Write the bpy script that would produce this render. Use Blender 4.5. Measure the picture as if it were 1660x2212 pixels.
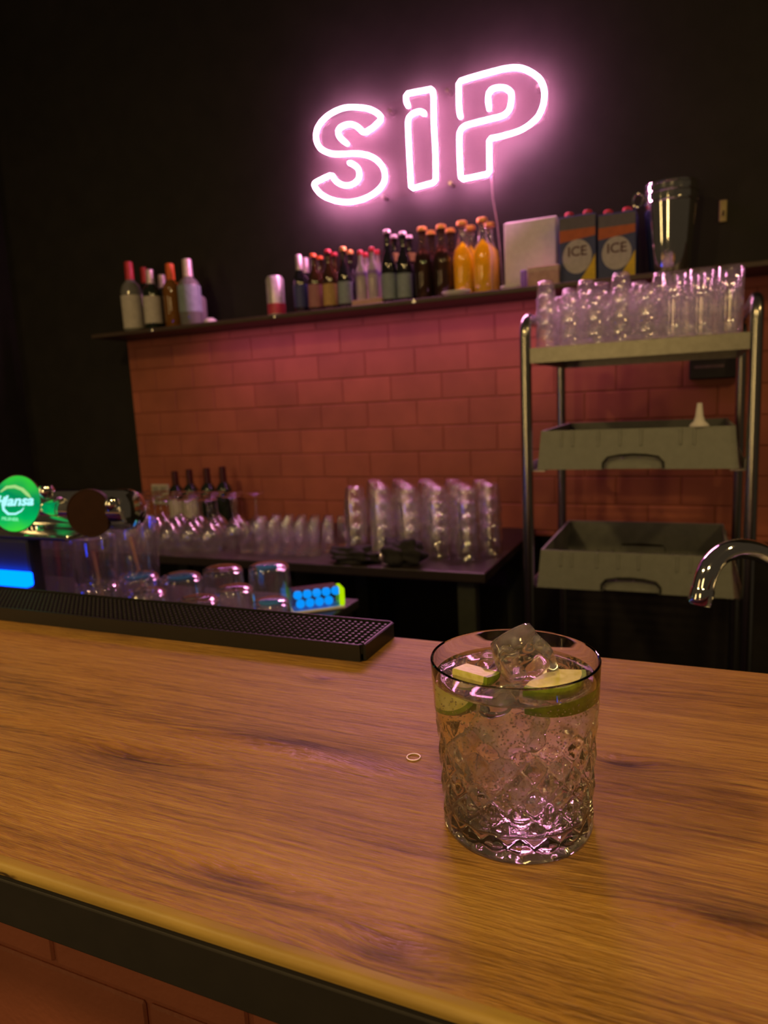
import bpy, bmesh, math, random
from mathutils import Vector, Matrix
random.seed(7)
R = math.radians
scn = bpy.context.scene
for o in list(bpy.data.objects):
    bpy.data.objects.remove(o)

# ------------------------------------------------------------------ camera
EYE = Vector((0, 0, 1.323))
yaw, pit, rol, FPX = R(24.014), R(8.943), R(-2.791), 1513.7
_f = Vector((-math.sin(yaw), math.cos(yaw), 0)); _r = Vector((math.cos(yaw), math.sin(yaw), 0)); _u = Vector((0, 0, 1))
FWD = _f * math.cos(pit) - _u * math.sin(pit); _u2 = _u * math.cos(pit) + _f * math.sin(pit)
RGT = _r * math.cos(rol) + _u2 * math.sin(rol); UPV = -_r * math.sin(rol) + _u2 * math.cos(rol)
cd = bpy.data.cameras.new('camera'); cam = bpy.data.objects.new('camera', cd); scn.collection.objects.link(cam)
M = Matrix((RGT, UPV, -FWD)).transposed().to_4x4(); M.translation = EYE
cam.matrix_world = M
cd.sensor_fit = 'VERTICAL'; cd.sensor_height = 36; cd.lens = FPX / 2212 * 36
cd.clip_start = .01
cd.dof.use_dof = True; cd.dof.focus_distance = .41; cd.dof.aperture_fstop = 10.0
scn.camera = cam

# ------------------------------------------------------------------ world, lamps, exposure
wd = bpy.data.worlds.new('world'); scn.world = wd; wd.use_nodes = True
wd.node_tree.nodes['Background'].inputs[0].default_value = (1.0, .72, .42, 1)
wd.node_tree.nodes['Background'].inputs[1].default_value = .03
NEON = 115.0                     # radiance of the neon tubes
def lamp(name, loc, watts, col, size, aim=None, spread=180):
    l = bpy.data.lights.new(name, 'AREA'); l.shape = 'DISK'; l.size = size; l.energy = watts; l.color = col
    l.spread = R(spread)
    o = bpy.data.objects.new(name, l); scn.collection.objects.link(o); o.location = loc
    d = (Vector(aim) - Vector(loc)) if aim else Vector((0, 0, -1))
    o.rotation_euler = d.to_track_quat('-Z', 'Y').to_euler()
    return o
WARM = (1.0, .66, .24)
lamp('ceiling_lamp', (-1.5, -.5, 2.9), 19, WARM, .22)
lamp('ceiling_lamp', (.35, -.9, 2.9), 19, WARM, .22)
lamp('ceiling_lamp', (1.6, .6, 2.9), 10, WARM, .22)
def added_front_light(loc, watts, w, h, aim):
    o = lamp('added_front_light', loc, watts, WARM, .2, aim); o.data.shape = 'RECTANGLE'; o.data.size = w; o.data.size_y = h
added_front_light((-.75, -2.6, 1.75), 12, .16, 1.5, (-1.0, 2, 1.4))      # tall light added behind the camera for warm streaks and front fill
added_front_light((-3.2, -1.6, 1.75), 7, .16, 1.5, (-1.0, 2, 1.4))  # second added light, warm fill from the left
strip = lamp('added_pink_strip', (-1.0, 2.250, 1.632), 1.35, (1.0, .27, .85), .3, (-1.2, 2.40, 1.20))   # pink light added under the shelf lip to tint the brick
strip.data.shape = 'RECTANGLE'; strip.data.size = 1.6; strip.data.size_y = .01; strip.rotation_euler = (R(7), 0, 0)
scn.view_settings.view_transform = 'Standard'; scn.view_settings.look = 'None'
scn.view_settings.gamma = 1; scn.view_settings.exposure = 0.15; scn.view_settings.use_curve_mapping = False
scn.cycles.max_bounces = 20; scn.cycles.transmission_bounces = 18; scn.cycles.transparent_max_bounces = 48
scn.cycles.glossy_bounces = 6; scn.cycles.diffuse_bounces = 3
scn.cycles.sample_clamp_indirect = 14

# ------------------------------------------------------------------ helpers
col = scn.collection
def at(px, py, Y):
    """point of the plane y = Y that lies on a photograph pixel"""
    d = RGT * ((px - 830) / FPX) - UPV * ((py - 1106) / FPX) + FWD
    return EYE + d * (Y / d.y)
def atz(px, py, z):
    d = RGT * ((px - 830) / FPX) - UPV * ((py - 1106) / FPX) + FWD
    return EYE + d * ((z - EYE.z) / d.z)
class MB:
    def __init__(s): s.v = []; s.f = []
    def add(s, vs, fs):
        n = len(s.v); s.v += [tuple(v) for v in vs]; s.f += [tuple(i + n for i in f) for f in fs]; return s
    def box(s, lo, hi):
        x0, y0, z0 = lo; x1, y1, z1 = hi
        return s.add([(x0,y0,z0),(x1,y0,z0),(x1,y1,z0),(x0,y1,z0),(x0,y0,z1),(x1,y0,z1),(x1,y1,z1),(x0,y1,z1)],
                     [(3,2,1,0),(4,5,6,7),(0,1,5,4),(1,2,6,5),(2,3,7,6),(3,0,4,7)])
    def rbox(s, lo, hi, b, seg=2):
        bm = bmesh.new(); m = MB().box(lo, hi)
        vs = [bm.verts.new(v) for v in m.v]
        for f in m.f: bm.faces.new([vs[i] for i in f])
        bmesh.ops.bevel(bm, geom=list(bm.edges), offset=b, segments=seg, profile=.5, affect='EDGES')
        bm.verts.index_update()
        s.add([v.co[:] for v in bm.verts], [[v.index for v in f.verts] for f in bm.faces]); bm.free(); return s
    def lathe(s, prof, seg=24, c=(0, 0, 0)):
        vs = []; fs = []; rows = []
        for r, z in prof:
            if abs(r) < 1e-7:
                rows.append([len(vs)]); vs.append((c[0], c[1], c[2] + z))
            else:
                rows.append(list(range(len(vs), len(vs) + seg)))
                vs += [(c[0] + r * math.cos(2*math.pi*i/seg), c[1] + r * math.sin(2*math.pi*i/seg), c[2] + z) for i in range(seg)]
        for a, b in zip(rows, rows[1:]):
            for i in range(seg):
                j = (i + 1) % seg
                if len(a) == 1 and len(b) == 1: continue
                if len(a) == 1: fs.append((a[0], b[j], b[i]))
                elif len(b) == 1: fs.append((a[i], a[j], b[0]))
                else: fs.append((a[i], a[j], b[j], b[i]))
        return s.add(vs, fs)
    def tube(s, pts, rad, n=10, caps=True, closed=False):
        pts = [Vector(p) for p in pts]; N = len(pts); vs = []; fs = []
        rr = rad if isinstance(rad, (list, tuple)) else [rad] * N
        def tan(i):
            if closed: return (pts[(i+1) % N] - pts[i-1]).normalized()
            return (pts[min(i+1, N-1)] - pts[max(i-1, 0)]).normalized()
        t0 = tan(0); up = Vector((0, 0, 1)) if abs(t0.z) < .9 else Vector((1, 0, 0))
        a = t0.cross(up).normalized()
        for i in range(N):
            t = tan(i); a = (a - t * a.dot(t)).normalized(); b = t.cross(a)
            for k in range(n):
                th = 2 * math.pi * k / n
                vs.append(pts[i] + (a * math.cos(th) + b * math.sin(th)) * rr[i])
        for i in range(N if closed else N - 1):
            j = (i + 1) % N
            for k in range(n):
                l = (k + 1) % n
                fs.append((i*n+k, i*n+l, j*n+l, j*n+k))
        if caps and not closed:
            fs.append(tuple(range(n - 1, -1, -1))); fs.append(tuple((N-1)*n + k for k in range(n)))
        return s.add(vs, fs)
    def prism(s, poly, y0, y1):
        """outline in (x, z), extruded along y"""
        n = len(poly)
        vs = [(x, y0, z) for x, z in poly] + [(x, y1, z) for x, z in poly]
        fs = [tuple(range(n)), tuple(range(2*n - 1, n - 1, -1))]
        fs += [(i, i + n, (i+1) % n + n, (i+1) % n) for i in range(n)]
        return s.add(vs, fs)
    def xf(s, mat):
        s.v = [tuple(mat @ Vector(v)) for v in s.v]; return s
    def mesh(s, name, mat=None, smooth=False, sharp=35):
        me = bpy.data.meshes.new(name); me.from_pydata(s.v, [], s.f); me.validate()
        bm = bmesh.new(); bm.from_mesh(me); bmesh.ops.recalc_face_normals(bm, faces=bm.faces); bm.to_mesh(me); bm.free()
        if smooth:
            me.polygons.foreach_set('use_smooth', [True] * len(me.polygons)); me.set_sharp_from_angle(angle=R(sharp))
        if mat: me.materials.append(mat)
        return me
def obj(name, me, parent=None, loc=(0, 0, 0), rz=0, mat=None, smooth=False, sharp=35):
    if isinstance(me, MB): me = me.mesh(name, mat, smooth, sharp)
    o = bpy.data.objects.new(name, me); col.objects.link(o); o.parent = parent; o.location = loc; o.rotation_euler.z = rz
    return o
def tag(o, label, cat, group=None, kind=None):
    o['label'] = label; o['category'] = cat
    if group: o['group'] = group
    if kind: o['kind'] = kind
    return o
def thing(name, label, cat, loc=(0, 0, 0), rz=0, group=None):
    o = bpy.data.objects.new(name, None); col.objects.link(o); o.empty_display_size = .02
    o.location = loc; o.rotation_euler.z = rz
    return tag(o, label, cat, group)
def struct(name, mb, mat, label=None, smooth=False):
    o = obj(name, mb, mat=mat, smooth=smooth); o['kind'] = 'structure'
    if label: o['label'] = label
    return o
def dup(o, parent=None, loc=None, rz=None, label=None):
    c = o.copy(); col.objects.link(c); c.parent = parent
    if loc is not None: c.location = loc
    if rz is not None: c.rotation_euler.z = rz
    if label: c['label'] = label
    for ch in [k for k in o.children]: dup(ch, c)
    return c

# ------------------------------------------------------------------ materials
class Nd:
    def __init__(s, name):
        s.m = bpy.data.materials.new(name); s.m.use_nodes = True; s.t = s.m.node_tree; s.t.nodes.clear()
        s.out = s.t.nodes.new('ShaderNodeOutputMaterial')
    def n(s, typ, ins=None, **kw):
        nd = s.t.nodes.new('ShaderNode' + typ)
        for k, v in kw.items(): setattr(nd, k, v)
        for k, v in (ins or {}).items():
            if hasattr(v, 'is_output') or isinstance(v, bpy.types.NodeSocket): s.t.links.new(v, nd.inputs[k])
            else: nd.inputs[k].default_value = v
        return nd
    def math(s, op, a, b=0.0, c=None, clamp=False):
        nd = s.t.nodes.new('ShaderNodeMath'); nd.operation = op; nd.use_clamp = clamp
        for i, v in enumerate([a, b] + ([c] if c is not None else [])):
            if isinstance(v, bpy.types.NodeSocket): s.t.links.new(v, nd.inputs[i])
            else: nd.inputs[i].default_value = v
        return nd.outputs[0]
    def ramp(s, fac, stops):
        nd = s.t.nodes.new('ShaderNodeValToRGB'); e = nd.color_ramp.elements
        while len(e) < len(stops): e.new(.5)
        for i, (p, c) in enumerate(stops):
            e[i].position = p; e[i].color = (*c, 1) if len(c) == 3 else c
        s.t.links.new(fac, nd.inputs[0]); return nd.outputs[0]
    def end(s, shader): s.t.links.new(shader, s.out.inputs[0]); return s.m
def plain(name, c, rough=.5, metal=0, noise=.12, scale=60, bump=0, spec=.5, coat=0, trans=0, ior=1.45):
    k = Nd(name); tc = k.n('TexCoord').outputs['Object']
    nz = k.n('TexNoise', {'Vector': tc, 'Scale': scale, 'Detail': 4}).outputs[0]
    cr = k.ramp(nz, [(.3, tuple(x * (1 - noise) for x in c)), (.7, tuple(min(1, x * (1 + noise)) for x in c))])
    p = k.n('BsdfPrincipled', {'Base Color': cr, 'Roughness': rough, 'Metallic': metal, 'Specular IOR Level': spec, 'Coat Weight': coat, 'Transmission Weight': trans, 'IOR': ior})
    if bump:
        b = k.n('Bump', {'Height': nz, 'Strength': bump, 'Distance': .002}); k.t.links.new(b.outputs[0], p.inputs['Normal'])
    return k.end(p.outputs[0])
def emit(name, c, st):
    k = Nd(name); return k.end(k.n('Emission', {'Color': (*c, 1), 'Strength': st}).outputs[0])
def thin_glass(name, tint=(1, 1, 1), haze=.03, rough=.05, gain=1.0, ior=1.5, edge=3.6):
    """thin clear glass: what is not mirrored goes straight through, a white haze stands for its bright reflections"""
    k = Nd(name)
    fc = k.n('LayerWeight', {'Blend': .5}).outputs['Facing']; f0 = ((ior - 1) / (ior + 1)) ** 2 * gain
    fr = k.math('MULTIPLY_ADD', k.math('POWER', fc, edge), 1 - f0, f0, clamp=True)
    g = k.n('BsdfGlossy', {'Color': (1, 1, 1, 1), 'Roughness': rough}).outputs[0]
    t = k.n('BsdfTransparent', {'Color': (*tint, 1)}).outputs[0]
    d = k.n('BsdfDiffuse', {'Color': (.85, .85, .85, 1)}).outputs[0]
    d = k.n('MixShader', {0: .6, 1: d, 2: k.n('BsdfTranslucent', {'Color': (.85, .85, .85, 1)}).outputs[0]}).outputs[0]
    td = k.n('MixShader', {0: haze, 1: t, 2: d}).outputs[0]
    return k.end(k.n('MixShader', {0: fr, 1: td, 2: g}).outputs[0])

def wood():
    k = Nd('oak_laminate'); tc = k.n('TexCoord').outputs['Object']
    sp = k.n('SeparateXYZ', {0: tc}); x, y, z = sp.outputs
    wr = k.n('TexNoise', {'Vector': k.n('Mapping', {0: tc, 'Scale': (3.0, 9, 3)}).outputs[0], 'Scale': 1, 'Detail': 2}).outputs[0]
    yy = k.math('MULTIPLY_ADD', k.math('SUBTRACT', wr, .5), .022, y)
    dark = None
    knots = [(-.334, .321, .075, .014, .010), (-.235, .375, .085, .013, -.010), (-.60, .421, .05, .006, .004), (-.112, .230, .028, .011, .007),
             (-.035, .415, .02, .010, .008), (-.276, .478, .015, .007, .005), (.02, .30, .07, .012, -.008), (-.20, .245, .05, .010, .006), (-.5, .33, .08, .012, .008), (-1.0,.4,.09,.014,.01), (.3,.35,.08,.013,.01)]
    for kx, ky, ax, ay, w in knots:
        dx = k.math('DIVIDE', k.math('SUBTRACT', x, kx), ax); dy = k.math('DIVIDE', k.math('SUBTRACT', y, ky), ay)
        dd = k.math('ADD', k.math('MULTIPLY', dx, dx), k.math('MULTIPLY', dy, dy))
        g = k.math('POWER', 2.718, k.math('MULTIPLY', dd, -1.0))
        yy = k.math('MULTIPLY_ADD', g, w, yy)
        g2 = k.math('MULTIPLY_ADD', k.math('POWER', g, 7.0), .75, k.math('MULTIPLY', g, .55))
        dark = g2 if dark is None else k.math('ADD', dark, g2)
    def nz(sx, sy, det=4, rough=.55):
        v = k.n('CombineXYZ', {0: k.math('MULTIPLY', x, sx), 1: k.math('MULTIPLY', yy, sy), 2: k.math('MULTIPLY', z, sx)}).outputs[0]
        return k.n('TexNoise', {'Vector': v, 'Scale': 1, 'Detail': det, 'Roughness': rough}).outputs[0]
    band = nz(.9, 14, 2); grain = nz(5, 170, 5, .6); fine = nz(55, 680, 3); pores = nz(60, 1300, 2)
    wvv = k.n('CombineXYZ', {0: k.math('MULTIPLY', x, .5), 1: yy, 2: 0.0}).outputs[0]
    wave = k.n('TexWave', {'Vector': wvv, 'Scale': 48, 'Distortion': 9, 'Detail': 4, 'Detail Scale': 2.2}, bands_direction='Y').outputs[1]
    t = k.math('MULTIPLY_ADD', band, .50, k.math('MULTIPLY_ADD', grain, .50, k.math('MULTIPLY_ADD', wave, .05, k.math('MULTIPLY', fine, .25))))
    t = k.math('SUBTRACT', t, k.math('MULTIPLY', k.math('MINIMUM', dark, 1.7), .21))
    fib = nz(20, 380, 4, .65)
    t = k.math('MULTIPLY_ADD', k.math('SUBTRACT', fib, .5), .58, t)
    c = k.ramp(t, [(.33, (.085, .036, .008)), (.50, (.24, .111, .022)), (.64, (.38, .187, .036)), (.86, (.52, .285, .062))])
    h = k.math('MULTIPLY_ADD', wave, .12, k.math('MULTIPLY_ADD', grain, .5, k.math('MULTIPLY_ADD', fib, .9, k.math('MULTIPLY_ADD', fine, .6, k.math('MULTIPLY', pores, .25)))))
    b = k.n('Bump', {'Height': h, 'Strength': 1.0, 'Distance': .0018})
    rr = k.math('MULTIPLY_ADD', fine, .20, .33)
    p = k.n('BsdfPrincipled', {'Base Color': c, 'Roughness': rr, 'Specular IOR Level': .5, 'Normal': b.outputs[0]})
    return k.end(p.outputs[0])
def brick_mat(name, c):
    k = Nd(name); oi = k.n('ObjectInfo').outputs['Random']; g = k.n('NewGeometry').outputs['Position']
    nz = k.n('TexNoise', {'Vector': g, 'Scale': 9, 'Detail': 5}).outputs[0]
    f2 = k.n('TexNoise', {'Vector': g, 'Scale': 160, 'Detail': 3}).outputs[0]
    t = k.math('MULTIPLY_ADD', nz, .7, k.math('MULTIPLY', oi, .3))
    cr = k.ramp(t, [(.25, tuple(v * .8 for v in c)), (.75, tuple(v * 1.18 for v in c))])
    b = k.n('Bump', {'Height': f2, 'Strength': .4, 'Distance': .002})
    return k.end(k.n('BsdfPrincipled', {'Base Color': cr, 'Roughness': .62, 'Normal': b.outputs[0]}).outputs[0])
def clear(name, ior, c=(1, 1, 1), cloud=0.0, rough=0.0, scale=70):
    k = Nd(name)
    g = k.n('BsdfGlass', {'Color': (*c, 1), 'Roughness': rough, 'IOR': ior}).outputs[0]
    if not cloud: return k.end(g)
    tc = k.n('TexCoord').outputs['Object']
    nz = k.n('TexNoise', {'Vector': tc, 'Scale': scale, 'Detail': 5}).outputs[0]
    f = k.math('MULTIPLY', k.ramp(nz, [(.42, (0, 0, 0)), (.68, (1, 1, 1))]), cloud)
    d = k.n('BsdfTranslucent', {'Color': (.95, .95, .95, 1)}).outputs[0]
    d2 = k.n('BsdfDiffuse', {'Color': (.95, .95, .95, 1)}).outputs[0]
    dd = k.n('MixShader', {0: .5, 1: d, 2: d2}).outputs[0]
    return k.end(k.n('MixShader', {0: f, 1: g, 2: dd}).outputs[0])

m_wood = wood()
m_brick = brick_mat('painted_brick', (.40, .118, .062)); m_mortar = brick_mat('painted_mortar', (.33, .096, .050))
m_black = plain('black_wall_paint', (.0145, .0122, .0108), .75, noise=.2, scale=12)
m_dark = plain('dark_stained_wood', (.065, .042, .032), .5, scale=40)
m_table = plain('dark_tabletop', (.028, .02, .019), .4, scale=30)
m_rubber = plain('black_rubber', (.012, .011, .010), .42, scale=200)
m_fascia = plain('dark_edge_board', (.018, .014, .012), .6)
m_floor = plain('dark_floor', (.02, .02, .022), .6, scale=8)
m_neon = emit('neon_tube', (1.0, .34, .66), NEON)
m_acryl = thin_glass('clear_acrylic', (.95, .9, .92), .0015, rough=.4, gain=.22, edge=5)
m_glass = thin_glass('bar_glass', haze=.022, gain=2.0, rough=.015, edge=2.1)
m_glass_far = thin_glass('stacked_glass', haze=.016, gain=2.2, rough=.02, edge=2.1); m_glass_tr = thin_glass('hazed_glass', haze=.045, gain=2.2, rough=.02, edge=2.8)  # white haze in the glass stands for massed reflections
m_steel = plain('brushed_steel', (.62, .60, .57), .28, metal=1, noise=.06, scale=120)
m_chrome = plain('chrome', (.85, .84, .83), .08, metal=1, noise=.02)
m_grey = plain('grey_rack_plastic', (.22, .23, .21), .55, noise=.06)
m_white = plain('white_paper', (.75, .72, .72), .8, noise=.05)
m_card = plain('cardboard', (.45, .28, .2), .85)
def dglass(name, c, rough=.08): return plain(name, c, rough, spec=.8, coat=.6, noise=.05)
m_brown = dglass('brown_glass', (.045, .018, .006)); m_dkgreen = dglass('dark_green_glass', (.012, .02, .010))
m_amber = dglass('amber_glass', (.22, .085, .008)); m_blackg = dglass('black_glass', (.012, .012, .016)); m_pale = dglass('pale_spirit_glass', (.20, .20, .20))
m_rosy = dglass('milky_white_glass', (.5, .45, .5)); m_blue_lbl = plain('blue_label', (.05, .06, .22), .5)
def soda_mat(name, c, tr=.65):
    k = Nd(name); tc = k.n('TexCoord').outputs['Object']
    nz = k.n('TexNoise', {'Vector': tc, 'Scale': 30, 'Detail': 2}).outputs[0]
    cr = k.ramp(nz, [(.3, tuple(v * .94 for v in c)), (.7, c)])
    return k.end(k.n('MixShader', {0: tr, 1: k.n('BsdfDiffuse', {'Color': cr}).outputs[0], 2: k.n('BsdfTranslucent', {'Color': cr}).outputs[0]}).outputs[0])
m_orange = soda_mat('orange_soda', (1.0, .78, .004), .5)
m_gold = plain('gold_cap', (.85, .42, .12), .35, metal=.6); m_red = plain('red_cap', (.5, .03, .04), .4); m_orcap = plain('orange_cap', (.75, .14, .02), .4)
m_pinkcap = plain('pale_foil_cap', (.7, .6, .62), .3, metal=.3); m_label = plain('cream_label', (.6, .56, .52), .7, noise=.08)
m_lblblue = plain('bluish_label', (.25, .32, .36), .6); m_lblyel = plain('ochre_label', (.5, .33, .12), .6); m_wine = plain('dark_red_capsule', (.06, .012, .014), .4)
m_purple = plain('violet_plastic', (.22, .10, .55), .35)

# ------------------------------------------------------------------ the setting
ZT = 1.10                                   # bar top
WY, BY = 2.45, 2.42                         # black wall, brick face
SB, ST = 1.636, 1.652                       # shelf underside / top
struct('floor', MB().box((-4, -.5, -.05), (2.2, 2.6, 0)), m_floor, 'dark floor behind the bar')
struct('wall_back', MB().box((-3.6, WY, 0), (2.2, WY + .12, 3.3)), m_black, 'matt black wall behind the neon sign')
struct('wall_left', MB().box((-3.7, 1.9, 0), (-2.96, WY, 3.3)), m_black, 'black side wall at the far left')
def brick_field(name, x0, x1, z0, z1, yface, thick, jx, jz, bw, bh, label):
    """a backing slab of mortar with every brick a child; jx, jz: one joint corner"""
    w = struct(name, MB().box((x0, yface + .0025, z0), (x1, yface + thick, z1)), m_mortar, label)
    full = MB().rbox((.0022, 0, .0022), (bw - .0022, .012, bh - .0022), .002, 1).mesh('brick', m_brick)
    k0 = math.floor((z0 - jz) / bh); k1 = math.ceil((z1 - jz) / bh)
    for k in range(k0, k1):
        za, zb = max(z0, jz + k * bh), min(z1, jz + (k + 1) * bh)
        if zb - za < .012: continue
        off = jx + (bw / 2 if k % 2 else 0)
        i0 = math.floor((x0 - off) / bw); i1 = math.ceil((x1 - off) / bw)
        for i in range(i0, i1):
            xa, xb = max(x0, off + i * bw), min(x1, off + (i + 1) * bw)
            if xb - xa < .012: continue
            if xb - xa > bw - 1e-6 and zb - za > bh - 1e-6: me = full
            else: me = MB().rbox((.0022, 0, .0022), (xb - xa - .0022, .012, zb - za - .0022), .002, 1).mesh('brick', m_brick)
            obj('brick', me, w, (xa, yface + random.uniform(-.0008, .0006), za))
brick_field('wall_brick', -2.262, .95, .832, SB, BY, .03, -1.027, 1.322, .199, .094, 'terracotta painted brick wall under the long shelf')
brick_field('wall_bar_front', -1.6, .9, .55, 1.073, .365, .10, -.49, .861, .199, .095, 'terracotta painted brick front of the bar')

# bar counter: worktop with rolled front edge
top = thing('bar_counter', 'oak wood bar worktop with rolled yellowish front edge under the drink', 'counter', (0, 0, 0))
x0, x1 = -1.7, 1.0
def extrude_x(prof, x0, x1):
    n = len(prof)
    return MB().add([(x0, y, z) for y, z in prof] + [(x1, y, z) for y, z in prof],
       [tuple(range(n)), tuple(range(2*n-1, n-1, -1))] + [(i, i + n, (i+1) % n + n, (i+1) % n) for i in range(n)])
obj('worktop', extrude_x([(.590, 1.10), (.590, 1.0925), (.2205, 1.0925), (.2205, 1.10)], x0, x1), top, mat=m_wood)
k = Nd('lit_chipped_edge_wood'); tc = k.n('TexCoord').outputs['Object']  # yellow partly stands for warm light the roll catches; chips are wear
nz_ = k.n('TexNoise', {'Vector': k.n('Mapping', {0: tc, 'Scale': (9, 60, 60)}).outputs[0], 'Scale': 1, 'Detail': 5}).outputs[0]
chip = k.n('TexNoise', {'Vector': k.n('Mapping', {0: tc, 'Scale': (38, 90, 90)}).outputs[0], 'Scale': 1, 'Detail': 3}).outputs[0]
ec = k.ramp(k.math('SUBTRACT', nz_, k.ramp(chip, [(.66, (0, 0, 0)), (.74, (.5, .5, .5))])), [(.1, (.06, .03, .01)), (.35, (.30, .18, .035)), (.7, (.46, .30, .065))])
m_edge = k.end(k.n('BsdfPrincipled', {'Base Color': ec, 'Roughness': .5, 'Normal': k.n('Bump', {'Height': chip, 'Strength': .5, 'Distance': .001}).outputs[0]}).outputs[0])
ep = [(.2204, 1.0950), (.2138, 1.0950), (.2138, 1.0964)] + [(.2173 - .0035 * math.cos(R(a)), 1.0965 + .0035 * math.sin(R(a))) for a in (0, 15, 30, 45, 60, 75, 90)] + [(.2204, 1.10)]
obj('rolled_edge', extrude_x(ep, x0, x1), top, mat=m_edge, smooth=True, sharp=50)['label'] = 'chipped rolled front edge, yellow partly for the warm light it catches'
obj('edge_board', MB().box((x0, .2142, 1.0925), (x1, .2203, 1.0949)).rbox((x0, .2136, 1.066), (x1, .589, 1.0924), .001), top, mat=m_fascia)['label'] = 'dark board under the worktop edge'

# long wall shelf
sh = thing('wall_shelf', 'dark brown wooden wall shelf holding the bottle row', 'shelf', (0, 0, 0))
obj('board', MB().rbox((-2.275, 2.235, SB), (1.0, WY - .001, ST), .003), sh, mat=m_dark)
scr = MB().lathe([(0, -.0), (.006, .001), (.007, .004), (0, .006)], 10).xf(Matrix.Rotation(R(90), 4, 'X')).mesh('screw', m_chrome, True)
for px, py in ((330, 737), (595, 707), (895, 675)):
    p = at(px, py, 2.233); obj('screw', scr, sh, (p.x, 2.2355, ST - .008))

# ------------------------------------------------------------------ neon sign
S_ = [(-0.141,0.156),(-0.168,0.182),(-0.176,0.201),(-0.169,0.214),(-0.152,0.220),(-0.128,0.220),(-0.105,0.210),(-0.089,0.196),(-0.076,0.180,1),(-0.039,0.193),(-0.003,0.215,1),(-0.023,0.237),(-0.055,0.256),(-0.101,0.270),(-0.148,0.277),(-0.197,0.270),(-0.236,0.252),(-0.259,0.228),(-0.266,0.200),(-0.256,0.169),(-0.233,0.149),(-0.199,0.134),(-0.158,0.127),(-0.110,0.120),(-0.070,0.108),(-0.038,0.090),(-0.013,0.063),(-0.003,0.033),(-0.009,0.006),(-0.030,-0.014),(-0.065,-0.029),(-0.106,-0.037),(-0.154,-0.036),(-0.202,-0.024),(-0.244,-0.004),(-0.271,0.019),(-0.289,0.048,1),(-0.254,0.057),(-0.209,0.067,1),(-0.198,0.045),(-0.178,0.029),(-0.154,0.020),(-0.126,0.022),(-0.107,0.033),(-0.101,0.052),(-0.106,0.070),(-0.122,0.085),(-0.140,0.095)]
I_ = [(0.096,0.232),(0.088,0.249),(0.087,0.275,1),(0.184,0.271,1),(0.185,0.242),(0.183,0.161),(0.185,0.079),(0.183,-0.022,1),(0.093,-0.030,1),(0.091,0.040),(0.090,0.118),(0.090,0.173),(0.093,0.195),(0.107,0.207),(0.129,0.211),(0.144,0.206),(0.153,0.197)]
P_ = [(0.278,0.163),(0.273,0.187),(0.273,0.274,1),(0.336,0.278),(0.410,0.280),(0.455,0.277),(0.488,0.266),(0.520,0.244),(0.542,0.219),(0.552,0.187),(0.549,0.153),(0.535,0.122),(0.507,0.100),(0.468,0.086),(0.411,0.081),(0.371,0.081,1),(0.371,0.046),(0.370,-0.026,1),(0.272,-0.029,1),(0.270,0.010),(0.270,0.091),(0.274,0.122),(0.291,0.135),(0.320,0.138),(0.378,0.140),(0.418,0.142),(0.438,0.154),(0.446,0.178),(0.447,0.203),(0.434,0.218),(0.415,0.227),(0.392,0.229),(0.374,0.225,1),(0.371,0.198),(0.374,0.168)]
B_ = [(-0.300,0.251),(-0.022,0.262),(0.068,0.266),(0.254,0.283),(0.466,0.292),(0.562,0.216),(0.560,0.106),(0.392,0.068),(0.385,-0.040),(0.200,-0.046),(-0.012,-0.052),(-0.169,-0.056),(-0.305,0.040)]
def smooth_path(pts, step=3):
    """Catmull-Rom between marked corners; corners get a tight round"""
    out = []; segs = []; cur = []
    for p in pts:
        cur.append(Vector((p[0], p[1])))
        if len(p) > 2: segs.append(cur); cur = [Vector((p[0], p[1]))]
    segs.append(cur)
    for si, sg in enumerate(segs):
        if len(sg) < 2: continue
        if si > 0: sg = [sg[0] + (sg[1] - sg[0]).normalized() * .008] + sg[1:]
        if si < len(segs) - 1: sg = sg[:-1] + [sg[-1] - (sg[-1] - sg[-2]).normalized() * .008]
        ext = [sg[0] * 2 - sg[1]] + sg + [sg[-1] * 2 - sg[-2]]
        for i in range(1, len(ext) - 2):
            p0, p1, p2, p3 = ext[i-1:i+3]
            for k in range(step):
                t = k / step
                out.append(.5 * ((2*p1) + (p2-p0)*t + (2*p0-5*p1+4*p2-p3)*t*t + (-p0+3*p1-3*p2+p3)*t**3))
        out.append(sg[-1])
    return out
sign = thing('neon_sign', 'glowing pink neon sign reading SIP on the black wall', 'neon sign', (-1.0, 2.40, EYE.z + .75))
obj('back_panel', MB().prism(B_, .0075, .0115), sign, mat=m_acryl)
for nm, pts in (('letter_s_tube', S_), ('letter_i_tube', I_), ('letter_p_tube', P_)):
    pp = smooth_path(pts)
    rad = [.0058] * len(pp); rad[0] = rad[-1] = .004
    obj(nm, MB().tube([(p.x, 0, p.y) for p in pp], rad, 8), sign, mat=m_neon, smooth=True)
m_cable = plain('pale_cable', (.35, .26, .28), .5)
cab = [(.373, .012, -.03), (.374, .024, -.10), (.385, .03, -.18), (.392, .032, -.27), (.40, .033, -.405)]
obj('power_cable', MB().tube(cab, .0025, 6), sign, mat=m_cable, smooth=True)
sp = MB().lathe([(0, 0), (.006, 0), (.006, .036), (0, .036)], 10).xf(Matrix.Rotation(R(-90), 4, 'X')).mesh('stand_off', m_steel, True)
for x, z in ((-.28, .20), (.02, .24), (.23, .26), (.53, .21), (.23, -.03), (-.02, -.035)):
    obj('stand_off', sp, sign, (x, .0120, z))

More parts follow.
